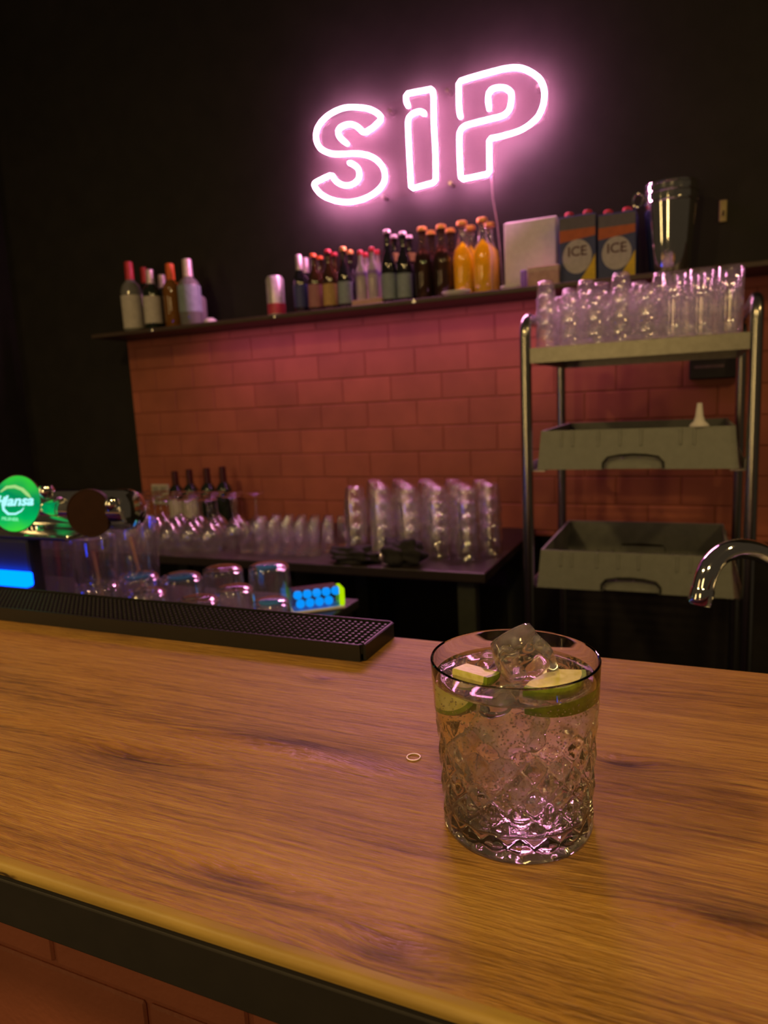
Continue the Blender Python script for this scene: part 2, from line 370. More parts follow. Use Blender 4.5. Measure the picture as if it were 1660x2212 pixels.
# ------------------------------------------------------------------ the drink
GX, GY, GH = -.082, .339, .0914
def crystal():
    NU, PER = 18, .0165
    sub = 10; nu = NU * sub
    zs = [0.0, .0015]; z = .0035
    rows = []
    def rad(zz): return .0388 + (.0430 - .0388) * (zz / GH) ** 1.0
    def cut(u, zz):
        v = zz / PER
        a = abs(2 * ((u + v) % 1) - 1); b = abs(2 * ((u - v) % 1) - 1)
        d = 1 - max(a, b)                       # pyramids
        s = min(1, max(0, (zz - .003) / .004)) * min(1, max(0, (.066 - zz) / .010))
        return s * (.0012 * (1 - d))
    zlist = [.0030 + i * (.0675 - .0030) / 60 for i in range(61)] + [.070 + i * (.0892 - .070) / 5 for i in range(6)]
    outer = [(0, None)]
    mb = MB(); vs = []; fs = []
    def ring(fn, zz):
        st = len(vs)
        for i in range(nu):
            th = 2 * math.pi * i / nu; r = fn(i / sub)
            vs.append((r * math.cos(th), r * math.sin(th), zz))
        return list(range(st, st + nu))
    rings = []
    vs.append((0, 0, .0022)); c0 = [0]
    rings.append(ring(lambda u: .030 + .0006 * math.cos(2 * math.pi * u), .0018))
    rings.append(ring(lambda u: .0350, .0003)); rings.append(ring(lambda u: .0368, 0)); rings.append(ring(lambda u: .0382, .0008))
    for zz in zlist: rings.append(ring(lambda u, zz=zz: rad(zz) - cut(u, zz), zz))
    R0 = rad(GH)
    for dr, zz in ((-.0001, .0906), (-.0004, .0912), (-.0008, .0914), (-.0012, .0912), (-.0015, .0906)):
        rings.append(ring(lambda u, dr=dr: R0 + dr, zz))
    for zz in [.085, .078, .068, .056, .044, .032, .022, .017]:
        rings.append(ring(lambda u, zz=zz: .0352 + (R0 - .0015 - .0352) * ((zz - .012) / (GH - .012)), zz))
    for r, zz in ((.0345, .0135), (.033, .0115), (.030, .0104), (.018, .0098)): rings.append(ring(lambda u, r=r: r, zz))
    ce = len(vs); vs.append((0, 0, .0096))
    for i in range(nu): fs.append((0, rings[0][(i+1) % nu], rings[0][i]))
    for a, b in zip(rings, rings[1:]):
        for i in range(nu):
            j = (i + 1) % nu; fs.append((a[i], a[j], b[j], b[i]))
    for i in range(nu): fs.append((rings[-1][i], rings[-1][(i+1) % nu], ce))
    return mb.add(vs, fs)
m_crystal = clear('cut_crystal', 1.5)
m_liquid = clear('tonic', 1.33, (.99, .99, .97))
m_ice = clear('ice', 1.27, cloud=.13, scale=60); m_ice_in = clear('submerged_ice', 1.05, cloud=.34, scale=60)
m_bub = clear('bubble', .76)
tumbler = tag(obj('cut_glass_tumbler', crystal(), loc=(GX, GY, ZT + .0002), rz=.1, mat=m_crystal, smooth=True, sharp=14),
              'large clear cut crystal tumbler holding the iced drink in front', 'glass')
def inner(zz): return .0352 + (.0430 - .0015 - .0352) * ((zz - .012) / (GH - .012))
LZ = .0805
pr = [(0, .0095), (.018, .0097), (.030, .0103), (.0331, .0114), (.0346, .0134)] + [(inner(zz) + .00012, zz) for zz in (.017, .030, .045, .060, .072, .0795)] + [(inner(.081) + .0001, .0815), (inner(.081) - .0012, .0808), (inner(.081) - .004, LZ), (.02, LZ - .0001), (0, LZ - .0001)]
tag(obj('tonic_drink', MB().lathe(pr, 72), loc=(GX, GY, ZT + .0002), mat=m_liquid, smooth=True, sharp=50), 'clear fizzy drink filling the cut crystal tumbler', 'drink')
def ice_mesh(sx, sy, sz, seed, mat, dent=0.0):
    rnd = random.Random(seed); bm = bmesh.new()
    bmesh.ops.create_cube(bm, size=1)
    bmesh.ops.subdivide_edges(bm, edges=list(bm.edges), cuts=5, use_grid_fill=True)
    ph = [rnd.uniform(0, 6) for _ in range(6)]
    for v in bm.verts:
        p = v.co * 2; q = Vector((max(-.74, min(.74, p.x)), max(-.74, min(.74, p.y)), max(-.74, min(.74, p.z))))
        d = p - q
        if d.length > 1e-6: p = q + d.normalized() * .26
        p *= 1 + .035 * math.sin(3*p.x + ph[0]) + .035 * math.sin(3.4*p.y + ph[1]) + .03 * math.sin(4*p.z + ph[2])
        if dent and p.z > 0: p.z -= dent * math.exp(-((p.x - .1)**2 + (p.y + .1)**2) * 2.2)
        v.co = Vector((p.x * sx / 2, p.y * sy / 2, p.z * sz / 2))
    me = bpy.data.meshes.new('ice_cube'); bm.to_mesh(me); bm.free()
    me.polygons.foreach_set('use_smooth', [True] * len(me.polygons)); me.materials.append(mat); return me
ices = [  # size, local position, rotation, material, label
    ((.027, .025, .031), (.0055, .000, .0880), (R(25), R(-22), R(35)), m_ice, 'rounded ice cube standing up above the tumbler rim', 0.5),
    ((.022, .022, .022), (-.012, .008, .0745), (R(12), R(20), R(20)), m_ice_in, 'ice cube floating at the left back of the drink', 0),
    ((.021, .023, .022), (.002, -.016, .0655), (R(30), R(-10), R(50)), m_ice_in, 'ice cube at the front of the drink just below the surface', 0),
    ((.024, .022, .025), (.014, .010, .054), (R(-20), R(15), R(10)), m_ice_in, 'ice cube sunk at the right back of the drink', 0),
    ((.024, .024, .023), (-.013, -.006, .042), (R(40), R(20), R(70)), m_ice_in, 'ice cube sunk in the left middle of the drink', 0),
    ((.023, .024, .023), (.012, -.010, .030), (R(10), R(35), R(15)), m_ice_in, 'ice cube resting low on the right of the drink', 0),
    ((.022, .022, .021), (-.008, .012, .0235), (R(22), R(5), R(40)), m_ice_in, 'lowest ice cube near the thick base of the tumbler', 0)]
for i, (s, p, rt, m, lb, dn) in enumerate(ices):
    o = obj('ice_cube', ice_mesh(*s, i + 3, m, dn), loc=(GX + p[0], GY + p[1], ZT + p[2])); o.rotation_euler = rt
    tag(o, lb, 'ice cube', 'ice cubes in the drink')
# bubbles: nobody could count them
rnd = random.Random(4); mb = MB()
oct_v = [(1,0,0),(-1,0,0),(0,1,0),(0,-1,0),(0,0,1),(0,0,-1)]; oct_f = [(0,2,4),(2,1,4),(1,3,4),(3,0,4),(2,0,5),(1,2,5),(3,1,5),(0,3,5)]
def ico(r, c):
    bm = bmesh.new(); bmesh.ops.create_icosphere(bm, subdivisions=1, radius=r); bm.verts.index_update()
    mb.add([tuple(v.co + Vector(c)) for v in bm.verts], [[v.index for v in f.verts] for f in bm.faces]); bm.free()
for i in range(2400):
    zz = .013 + .066 * rnd.random(); wall = rnd.random() < .75
    rr = (inner(zz) - .0011) if wall else (inner(zz) - .002) * math.sqrt(rnd.random())
    th = rnd.uniform(0, 2 * math.pi)
    if wall and rnd.random() < .7: th = rnd.gauss(-1.33, .7)
    ico(rnd.uniform(.00020, .00062), (rr * math.cos(th), rr * math.sin(th), zz))
o = tag(obj('soda_bubbles', mb, loc=(GX, GY, ZT), mat=m_bub, smooth=True), 'tiny gas bubbles clinging inside the fizzy drink', 'bubbles', kind='stuff')
# lime wedges
def lime_mats():
    k = Nd('lime_rind'); tc = k.n('TexCoord').outputs['Object']
    nz = k.n('TexNoise', {'Vector': tc, 'Scale': 260, 'Detail': 3}).outputs[0]
    c = k.ramp(nz, [(.3, (.16, .26, .012)), (.7, (.30, .40, .03))])
    b = k.n('Bump', {'Height': nz, 'Strength': .4, 'Distance': .0006})
    rind = k.end(k.n('BsdfPrincipled', {'Base Color': c, 'Roughness': .35, 'Normal': b.outputs[0]}).outputs[0])
    k = Nd('lime_flesh'); tc = k.n('TexCoord').outputs['Object']
    nz = k.n('TexNoise', {'Vector': k.n('Mapping', {0: tc, 'Scale': (1, 3, 1)}).outputs[0], 'Scale': 220, 'Detail': 3}).outputs[0]
    c = k.ramp(nz, [(.3, (.75, .70, .16)), (.7, (.95, .90, .42))])
    p = k.n('BsdfPrincipled', {'Base Color': c, 'Roughness': .3, 'Subsurface Weight': .3, 'Subsurface Radius': (.004, .004, .001), 'Subsurface Scale': 1.0})
    return rind, k.end(p.outputs[0])
m_rind, m_flesh = lime_mats()
def sector(r0, r1, ang, th, seg=20, bulge=0.0):
    """thick piece of a lime slice: axis along y, arc centred on +x"""
    vs = []; fs = []
    ys = [-th/2, -th*.32, 0, th*.32, th/2]
    for y in ys:
        b = 1 - bulge * (2 * y / th) ** 2
        for rr in (r0, r1):
            for k in range(seg + 1):
                a = -ang/2 + ang * k / seg; vs.append((rr * b * math.cos(a), y, rr * b * math.sin(a)))
    w = 2 * (seg + 1)
    for i in range(len(ys) - 1):
        a, b = i * w, (i + 1) * w
        for k in range(seg):
            fs.append((a+k, a+k+1, b+k+1, b+k)); fs.append((a+seg+1+k, a+seg+2+k, b+seg+2+k, b+seg+1+k))
        fs.append((a, b, b+seg+1, a+seg+1)); fs.append((a+seg, a+2*seg+1, b+2*seg+1, b+seg))
    for base in (0, (len(ys) - 1) * w):
        for k in range(seg): fs.append((base+k, base+k+1, base+seg+2+k, base+seg+1+k))
    return MB().add(vs, fs)
def basis(xa, ya):
    """rotation whose x axis is xa and whose y axis is near ya"""
    xa = Vector(xa).normalized(); ya = Vector(ya); ya = (ya - xa * ya.dot(xa)).normalized(); za = xa.cross(ya)
    return Matrix((xa, ya, za)).transposed().to_euler()
for lb, p, xa, ya, ang in (('thick lime piece at the left of the drink with yellow flesh to the front', (-.0290, -.0020, .0835), (.62, -.28, -.70), (-.34, -.93, .10), 92),
                      ('thick lime piece at the right of the drink with green rind to the front', (.0130, .0035, .0790), (.70, -.62, -.12), (.08, -.10, 1.0), 120)):
    t = thing('lime_piece', lb, 'lime', (GX + p[0], GY + p[1], ZT + p[2]), group='lime pieces in the drink'); t.rotation_euler = basis(xa, ya)
    obj('flesh', sector(.0006, .0205, R(ang), .0115), t, mat=m_flesh, smooth=True, sharp=30)
    obj('rind', sector(.0206, .0228, R(ang), .0118, bulge=.04), t, mat=m_rind, smooth=True, sharp=30)
# thin pale ring on the wood
tag(obj('small_ring', MB().tube([(.0042 * math.cos(a * math.pi / 16), .0042 * math.sin(a * math.pi / 16), 0) for a in range(32)], .00045, 6, closed=True), loc=(-.158, .382, ZT + .0005), mat=plain('pale_ring', (.85, .7, .7), .3), smooth=True),
    'tiny pale ring lying on the wood left of the drink', 'ring')

# ------------------------------------------------------------------ rubber bar mat
MX1, MX0, MY0, MY1, MH = -.258, -1.25, .5215, .5930, .0150
mat_t = thing('bar_mat', 'long black rubber bar mat with pegs on the counter', 'bar mat', (MX1, MY0, ZT + .0002))
L, D = MX1 - MX0, MY1 - MY0
mb = MB(); w = .0028
def frame(mb, x0, x1, y0, y1, z0, z1, w):
    o_ = [(x0, y0), (x1, y0), (x1, y1), (x0, y1)]; i_ = [(x0+w, y0+w), (x1-w, y0+w), (x1-w, y1-w), (x0+w, y1-w)]
    vs = [(x, y, z0) for x, y in o_] + [(x, y, z1) for x, y in o_] + [(x, y, z0) for x, y in i_] + [(x, y, z1) for x, y in i_]
    fs = []
    for k in range(4):
        l = (k + 1) % 4
        fs += [(k, l, l+4, k+4), (k+8, k+12, l+12, l+8), (k+4, l+4, l+12, k+12), (k, k+8, l+8, l)]
    return mb.add(vs, fs)
frame(mb, -L, 0, 0, D, 0, MH, w)
bm = bmesh.new(); me = mb.mesh('x'); bm.from_mesh(me)
ve = [e for e in bm.edges if (abs(e.verts[0].co.x) < 1e-6 and abs(e.verts[1].co.x) < 1e-6 and abs(e.verts[0].co.y - e.verts[1].co.y) < 1e-6)]
bmesh.ops.bevel(bm, geom=ve, offset=.004, segments=4, affect='EDGES')
te = [e for e in bm.edges if e.verts[0].co.z > MH - 1e-5 and e.verts[1].co.z > MH - 1e-5]
bmesh.ops.bevel(bm, geom=te, offset=.0007, segments=2, affect='EDGES')
me = bpy.data.meshes.new('rim'); bm.to_mesh(me); bm.free(); me.materials.append(m_rubber)
me.polygons.foreach_set('use_smooth', [True] * len(me.polygons)); me.set_sharp_from_angle(angle=R(40))
obj('rim', me, mat_t)
obj('base', MB().box((-L + w, w, .001), (-w, D - w, .0062)), mat_t, mat=m_rubber)
peg_mb = MB().lathe([(.0021, 0), (.0019, .0066), (.0015, .0074), (0, .0076)], 8)
peg = peg_mb.mesh('peg', m_rubber, True)
rest = MB(); cnt = 0; px = .0064; nxp = int((L - .012) / px); nyp = 10
for i in range(nxp):
    for j in range(nyp):
        q = (-.0072 - i * px, .0072 + j * (D - .0144) / (nyp - 1), .0060)
        if i % 2: q = (q[0], min(D - .006, q[1] + .0), q[2])
        if cnt < 300: obj('peg', peg, mat_t, q)
        else: rest.add([(v[0] + q[0], v[1] + q[1], v[2] + q[2]) for v in peg_mb.v], peg_mb.f)
        cnt += 1
o = obj('peg_field', rest, mat_t, mat=m_rubber, smooth=True); o['kind'] = 'stuff'

# ------------------------------------------------------------------ faucet behind the bar
def smooth3(pts, step=6):
    pts = [Vector(p) for p in pts]; ext = [pts[0]*2 - pts[1]] + pts + [pts[-1]*2 - pts[-2]]; out = []
    for i in range(1, len(ext) - 2):
        p0, p1, p2, p3 = ext[i-1:i+3]
        for k in range(step):
            t = k / step; out.append(.5*((2*p1)+(p2-p0)*t+(2*p0-5*p1+4*p2-p3)*t*t+(-p0+3*p1-3*p2+p3)*t**3))
    return out + [pts[-1]]
def dep(px, py, d): return EYE + (RGT*((px-830)/FPX) - UPV*((py-1106)/FPX) + FWD) * d
fb = Vector((.335, .955, .94))
fa = thing('faucet', 'curved chrome faucet spout reaching in from the right edge', 'faucet', fb)
sp_pts = [dep(1514, 1296, .80), dep(1527, 1240, .80), dep(1548, 1207, .805), dep(1578, 1189, .81), dep(1615, 1186, .82), dep(1660, 1200, .835), dep(1740, 1245, .86), dep(1800, 1290, .885), dep(1835, 1335, .90)]
sp_pts.append(Vector((fb.x, fb.y, 1.0)))
pth = smooth3([p - fb for p in sp_pts]); 
obj('spout', MB().tube(pth, .0118, 16), fa, mat=m_chrome, smooth=True, sharp=60)
d0 = (pth[0] - pth[3]).normalized()
obj('aerator', MB().tube([pth[3] + d0*.002, pth[3] + d0*.004, pth[0] + d0*.004, pth[0] + d0 * .006], [.0122, .0130, .0134, .0126], 16), fa, mat=m_chrome, smooth=True, sharp=60)
obj('base', MB().lathe([(0, 0), (.03, 0), (.03, .008), (.02, .014), (.017, .065), (0, .065)], 24), fa, mat=m_chrome, smooth=True)
# under-bar sink deck that carries faucet, and drainboard on the left
sd = thing('sink_unit', 'stainless steel sink deck hidden below the counter edge', 'sink', (0, 0, 0))
obj('deck', MB().rbox((-.50, .64, .92), (.95, .985, .94), .004), sd, mat=m_steel)
obj('cabinet', MB().box((-.50, .66, .0), (.95, .97, .918)), sd, mat=m_fascia)
DZ = .945; m_drain = plain('black_drain_mat', (.02, .02, .022), .5)
db = thing('drainboard', 'dark drainboard station under the upturned tumblers', 'drainboard', (0, 0, 0))
obj('top', MB().rbox((-2.0, .64, DZ - .02), (-.592, 1.19, DZ), .004), db, mat=m_drain)
obj('cabinet', MB().box((-2.0, .66, 0), (-.60, 1.17, DZ - .021)), db, mat=m_fascia)

def tumbler_mesh(name, rt, rb, h, th, mat, seg=24, base=.006):
    """upright tapered glass; rt rim radius, rb base radius"""
    return MB().lathe([(0, .0), (rb*.5, .0003), (rb*.7, .0013), (rb*.82, .0029), (rb*.92, .0058), (rb*.98, .0100), (rb, .015), (rb + (rt-rb)*.5, h*.5), (rt, h - .0008), (rt - th*.5, h), (rt - th, h - .0008),
                       (rb + (rt-rb)*.5 - th, h*.5), (rb - th, base + .004), (rb*.8, base), (0, base)], seg).mesh(name, mat, True, 50)
def flip(me_src, h):
    me = me_src.copy()
    for v in me.vertices: v.co = Vector((v.co.x, -v.co.y, h - v.co.z))
    return me
spots = [(210, 1258, .039, 'left front upturned tumbler by the jars'), (297, 1237, .038, 'upturned tumbler with painted blue glint in its base in front of the tall glass jar'), (312, 1272, .036, 'second upturned tumbler from the left in the front row'),
         (390, 1238, .038, 'upturned tumbler with bright blue glint painted in its base in the middle of the group'), (425, 1288, .035, 'upturned tumbler mostly hidden behind the mat, middle of the front row'), (480, 1222, .038, 'tall-looking upturned tumbler left of the rearmost one'),
         (505, 1264, .033, 'upturned tumbler between the two rear tumblers and the mat'), (580, 1215, .039, 'rearmost upturned tumbler standing highest'), (585, 1292, .030, 'rightmost small upturned tumbler with painted blue glint in its base beside the lit tray')]
m_blueglint = soda_mat('painted_blue_glint', (.10, .45, .75), .5)  # blue light seen in the bases, put in as coloured discs
for px_, py_, rr, lb in spots:
    p = atz(px_, py_, DZ + .09); me = flip(tumbler_mesh('upturned_tumbler', rr * 1.08, rr, .0895, .002, m_glass, 28, .009), .0895)
    t = thing('upturned_tumbler', lb, 'glass', (p.x, p.y, DZ + .0003), group='upturned tumblers on the drainboard')
    obj('body', me, t)
    if 'blue' in lb or 'rearmost upturned' in lb: obj('blue_glint_disc', MB().lathe([(0, .0835), (rr*.62, .0835), (rr*.62, .0855), (0, .0855)], 24), t, mat=m_blueglint)

# blue tray: emission on the tablets stands for blue light falling on them
m_bluelit = emit('lit_blue', (.0, .36, .85), 1.1); m_limelit = emit('lit_lime', (.45, .75, .0), .9)  # emission in place of blue light on the tray, no lamps inside
p0 = dep(632, 1322, 1.30); p1 = dep(742, 1330, 1.33)
bt = thing('tablet_tray', 'tray of round blue tablets with painted glow and yellow-green end beside the tumblers', 'lit tray', ((p0.x + p1.x)/2, (p0.y + p1.y)/2, DZ + .0003), math.atan2(p1.y - p0.y, p1.x - p0.x))
wT = (p1 - p0).length
obj('tray', MB().rbox((-wT/2, -.02, 0), (wT/2, .02, .006), .002), bt, mat=m_white)
obj('cover', MB().rbox((-wT/2, -.02, .0065), (wT/2 - .010, .02, .0432), .003), bt, mat=thin_glass('blue_clear', (.4, .7, 1), .02))
ball = MB().lathe([(0, -.0085)] + [(.0085*math.cos(R(a)), .0085*math.sin(R(a))) for a in range(-60, 61, 20)] + [(0, .0085)], 14).mesh('glow_tablet', m_bluelit, True)
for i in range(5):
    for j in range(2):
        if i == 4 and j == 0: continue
        obj('glow_tablet', ball, bt, (-wT/2 + .012 + i * .0178 + (.004 if j == 0 else 0), -.008, .0165 + j * .0172))
obj('glow_end', MB().rbox((wT/2 - .0095, -.02, .0065), (wT/2, .02, .040), .003), bt, mat=m_limelit)

# ------------------------------------------------------------------ jars with sticks
m_rimglass = thin_glass('glass_rim', haze=.25, gain=2.5, rough=.05, edge=2)
def jar(label, px_, pyt, Y, rad, sticks, lean):
    p = at(px_, pyt, Y); h = p.z - DZ
    t = thing('glass_jar', label, 'jar', (p.x, Y, DZ + .0003), group='glass jars by the taps')
    obj('body', tumbler_mesh('body', rad, rad * .9, h, .0028, m_glass, 32, .012), t)
    obj('rim', MB().tube([((rad - .0014) * math.cos(i * math.pi / 20), (rad - .0014) * math.sin(i * math.pi / 20), h) for i in range(40)], .0021, 8, closed=True), t, mat=m_rimglass, smooth=True)
    for (ax, ay, bx, by, hh) in sticks:
        obj('stirring_stick', MB().tube([(ax, ay, .016), (bx, by, hh)], .0032, 8), t, mat=m_stick)
m_stick = plain('pale_wood_stick', (.42, .26, .13), .7)
jar('tall clear glass jar holding a wooden stick, right of the taps', 288, 1122, 1.02, .042, [(.022, -.010, -.024, .012, h_) for h_ in (.14,)], 0)
jar('clear glass jar under the brown tap badge with a wooden stick', 203, 1158, .935, .036, [(.018, -.008, -.018, .01, .13)], 0)
jar('clear glass jar tucked beside the black tap column', 120, 1158, .915, .033, [], 0)

# ------------------------------------------------------------------ beer tap tower
tb = Vector((-1.02, .86, DZ))
tw = thing('beer_tap_tower', 'chrome beer tap tower with lit green badge and brown badge', 'beer tap', tb)
c0 = at(-140, 1160, .80); c1 = at(58, 1160, .80)
obj('column', MB().rbox((c0.x - tb.x, .80 - tb.y, 0), (c1.x - tb.x, .828 - tb.y, c1.z - DZ - .004), .006), tw, mat=m_rubber)
obj('column_cap', MB().rbox((c0.x - tb.x - .004, .795 - tb.y, c1.z - DZ - .0038), (c1.x - tb.x + .095, .862 - tb.y, c1.z - DZ + .004), .003), tw, mat=m_chrome)
zt = at(150, 1098, .87).z - DZ
prof = [(0, -.20), (.030, -.20), (.034, -.195), (.034, .115), (.030, .125), (.018, .130), (0, .131)]
obj('crossbar', MB().lathe(prof, 28).xf(Matrix.Translation((.06, .01, zt)) @ Matrix.Rotation(R(90), 4, 'Y')), tw, mat=m_chrome, smooth=True)
obj('neck', MB().lathe([(.022, c1.z - DZ + .003), (.022, zt - .03)], 20, (-.03, .01, 0)), tw, mat=m_chrome, smooth=True)
knob = MB().lathe([(0, -.013), (.008, -.011), (.013, -.003), (.0135, .003), (.010, .010), (0, .013)], 16).mesh('tap_knob', m_chrome, True)
for px_, py_, yy in ((100, 1062, .83), (243, 1090, .84)):
    p = at(px_, py_, yy); obj('tap_knob', knob, tw, (p.x - tb.x, yy - tb.y, p.z - tb.z))
def badge_outline(a, b, cut=None, n=40):
    pts = []
    for i in range(n):
        th = 2 * math.pi * i / n; x = a * math.cos(th); z = b * math.sin(th)
        if cut is not None: x = min(x, cut)
        pts.append((x, z))
    return pts
def green_mat():
    k = Nd('lit_green_badge'); tc = k.n('TexCoord').outputs['Object']; z = k.n('SeparateXYZ', {0: tc}).outputs[2]
    nz = k.n('TexNoise', {'Vector': tc, 'Scale': 22, 'Detail': 1}).outputs[0]
    t = k.math('ADD', k.math('MULTIPLY', z, 6.0), k.math('MULTIPLY_ADD', nz, .5, .3))
    c = k.ramp(t, [(.15, (.05, .62, .02)), (.45, (.0, .36, .08)), (.6, (.0, .20, .07)), (.85, (.03, .50, .03))])
    return k.end(k.n('Emission', {'Color': c, 'Strength': 1.15}).outputs[0])
pg = at(36, 1088, .80)
# badge turned to the viewer of the bar, leaning
bd = obj('green_badge', MB().prism(badge_outline(.036, .0455), -.004, .006), tw, (pg.x - tb.x, .80 - tb.y, pg.z - tb.z), mat=green_mat())
bd.rotation_euler = (R(-8), R(14), R(30)); bd['label'] = 'lit green oval beer badge with pale script lettering'
m_lt = emit('lit_lettering', (.42, .95, 1.0), 1.0); m_rib = emit('lit_ribbon', (.42, .75, .25), .85); m_small = emit('lit_small_print', (.20, .85, .42), .9)
def text(body, size, shear, mat, name, parent, loc, rot=0, ext=.0006, bold=.0):
    cu = bpy.data.curves.new(name, 'FONT'); cu.body = body; cu.size = size; cu.shear = shear; cu.align_x = 'CENTER'; cu.align_y = 'CENTER'; cu.extrude = ext; cu.offset = bold; cu.resolution_u = 3
    tmp = bpy.data.objects.new('t', cu); col.objects.link(tmp); dg = bpy.context.evaluated_depsgraph_get()
    me = bpy.data.meshes.new_from_object(tmp.evaluated_get(dg)); bpy.data.objects.remove(tmp)
    me.transform(Matrix.Rotation(R(90), 4, 'X')); me.transform(Matrix.Rotation(-rot, 4, 'Y')); me.materials.clear(); me.materials.append(mat)
    o = bpy.data.objects.new(name, me); col.objects.link(o); o.parent = parent; o.location = loc; return o
text('Hansa', .0235, .3, m_lt, 'lettering', bd, (-.003, -.0046, .0035), R(12), .0005, .0007)
text('PILSNER', .0072, 0, m_small, 'small_print', bd, (-.004, -.0046, -.0265), R(6), .0004, .0003)
sw = [(-.018, .008), (-.0195, -.004), (-.016, -.013), (-.008, -.0185), (.003, -.0165), (.011, -.010), (.014, -.004)]
obj('swoosh', MB().tube([(x, -.0050, z) for x, z in sw], [.0016, .0018, .0022, .0022, .0018, .0012, .0005], 6), bd, mat=m_lt, smooth=True)
rb = [(-.026, .015), (-.018, .024), (-.006, .0275), (.006, .025), (.016, .018), (.021, .014)]
obj('ribbon', MB().tube([(x, -.0045, z) for x, z in rb], [.001, .0025, .003, .003, .0028, .001], 6), bd, mat=m_rib, smooth=True)
obj('bezel', MB().tube([(x, .001, z) for x, z in badge_outline(.0368, .0463, n=48)], .0016, 6, closed=True), bd, mat=m_chrome, smooth=True)
pbz = at(196, 1108, .83); m_brownb = plain('brown_badge_plastic', (.03, .010, .005), .6, spec=.2)
bb = obj('brown_badge', MB().prism(badge_outline(.036, .0385, .028), -.005, .008), tw, (pbz.x - tb.x, .83 - tb.y, pbz.z - tb.z), rz=R(25), mat=m_brownb)
bb['label'] = 'dark brown tap badge with one straight side'
obj('badge_rim', MB().tube([(x, -.0045, z) for x, z in badge_outline(.0355, .038, .0275, 48)], .0012, 6, closed=True), bb, mat=m_brownb, smooth=True)
q0 = at(-330, 1253, .78); q1 = at(56, 1256, .78)
lb_ = thing('drip_tray_light', 'bright blue light bar on the drip tray at the left edge', 'light bar', ((q0.x + q1.x)/2, .785, DZ + .0003), 0)
hz = q1.z - DZ
obj('holder', MB().rbox((-(q1.x-q0.x)/2, -.004, 0), ((q1.x-q0.x)/2, .012, hz - .0125), .002), lb_, mat=m_fascia)
m_blueled = emit('blue_led', (.0, .055, 1.0), 8)
obj('lens', MB().rbox((-(q1.x-q0.x)/2, -.006, hz - .012), ((q1.x-q0.x)/2, .012, hz + .0125), .005, 3), lb_, mat=m_blueled)

# ------------------------------------------------------------------ bottles on the shelf
def bottle(name, label, px_, pyt, Y, rb, prof, glass, cap, capz, lab=None, group=None, zb=ST, liquid=None, H=None):
    """prof: (radius, height fraction) from base to lip; capz: (z0 fraction, radius)"""
    p = at(px_, pyt, Y); h = H if H else p.z - zb
    t = thing(name, label, 'bottle', (p.x, Y, zb + .0004), random.uniform(0, 6), group)
    obj('body', MB().lathe([(0, .002), (rb * .75, 0)] + [(r_ * rb, z * h) for r_, z in prof] + [(0, prof[-1][1] * h)], 20), t, mat=glass, smooth=True, sharp=60)
    if liquid:
        obj('soda', MB().lathe([(0, .004), (rb * .8, .004)] + [(r_ * rb - .0016, max(.006, z * h)) for r_, z in prof if z < .74] + [(0, .735 * h)], 20), t, mat=liquid, smooth=True, sharp=60)
    cr = capz[1] * rb
    obj('cap', MB().lathe([(cr * .9, capz[0] * h), (cr * 1.06, capz[0] * h + .001), (cr, h - .002), (cr * .8, h), (0, h)], 16), t, mat=cap, smooth=True, sharp=50)
    if lab:
        m, z0, z1 = lab
        obj('label_band', MB().lathe([(rb * .98, z0 * h), (rb + .0007, z0 * h + .0005), (rb + .0007, z1 * h - .0005), (rb * .98, z1 * h)], 20), t, mat=m, smooth=True, sharp=60)
    return t
WINE = [(.95, .0), (1, .01), (1, .58), (.85, .66), (.45, .73), (.38, .76), (.37, .985)]
BEER = [(.95, .0), (1, .01), (1, .52), (.86, .62), (.50, .74), (.42, .80), (.41, .96), (.46, .965), (.46, .985)]
SPIR = [(.95, .0), (1, .01), (1, .60), (.93, .66), (.55, .73), (.40, .77), (.38, .97)]
g1 = 'spirit bottles at the left end of the shelf'
bottle('spirit_bottle', 'white-labelled bottle with a bright red capsule, leftmost on the shelf', 277, 566, 2.31, .042, WINE, m_pale, m_red, (.72, .40), (m_label, .05, .52), g1)
bottle('spirit_bottle', 'dark bottle with dull red cap second from the left on the shelf', 310, 578, 2.392, .034, WINE, m_dkgreen, m_red, (.76, .42), (m_lblyel, .2, .45), g1)
bottle('spirit_bottle', 'dark green bottle with white label and pale pink cap', 323, 583, 2.30, .036, SPIR, m_dkgreen, m_pinkcap, (.76, .44), (m_label, .1, .55), g1)
bottle('spirit_bottle', 'shorter green bottle with pale cap beside the amber one', 349, 594, 2.39, .034, SPIR, m_dkgreen, m_pinkcap, (.76, .44), None, g1)
bottle('spirit_bottle', 'amber bottle with an orange cap on the shelf', 366, 570, 2.32, .036, SPIR, m_amber, m_orcap, (.74, .46), None, g1)
bottle('spirit_bottle', 'pale clear bottle with white capsule, right of the amber bottle', 403, 560, 2.305, .044, WINE, m_pale, m_pinkcap, (.70, .42), (m_lblblue, .2, .60), g1)
bottle('spirit_bottle', 'pale pinkish bottle half hidden behind the white-capsuled bottle', 421, 610, 2.39, .040, SPIR, m_rosy, m_pinkcap, (.8, .40), None, g1)
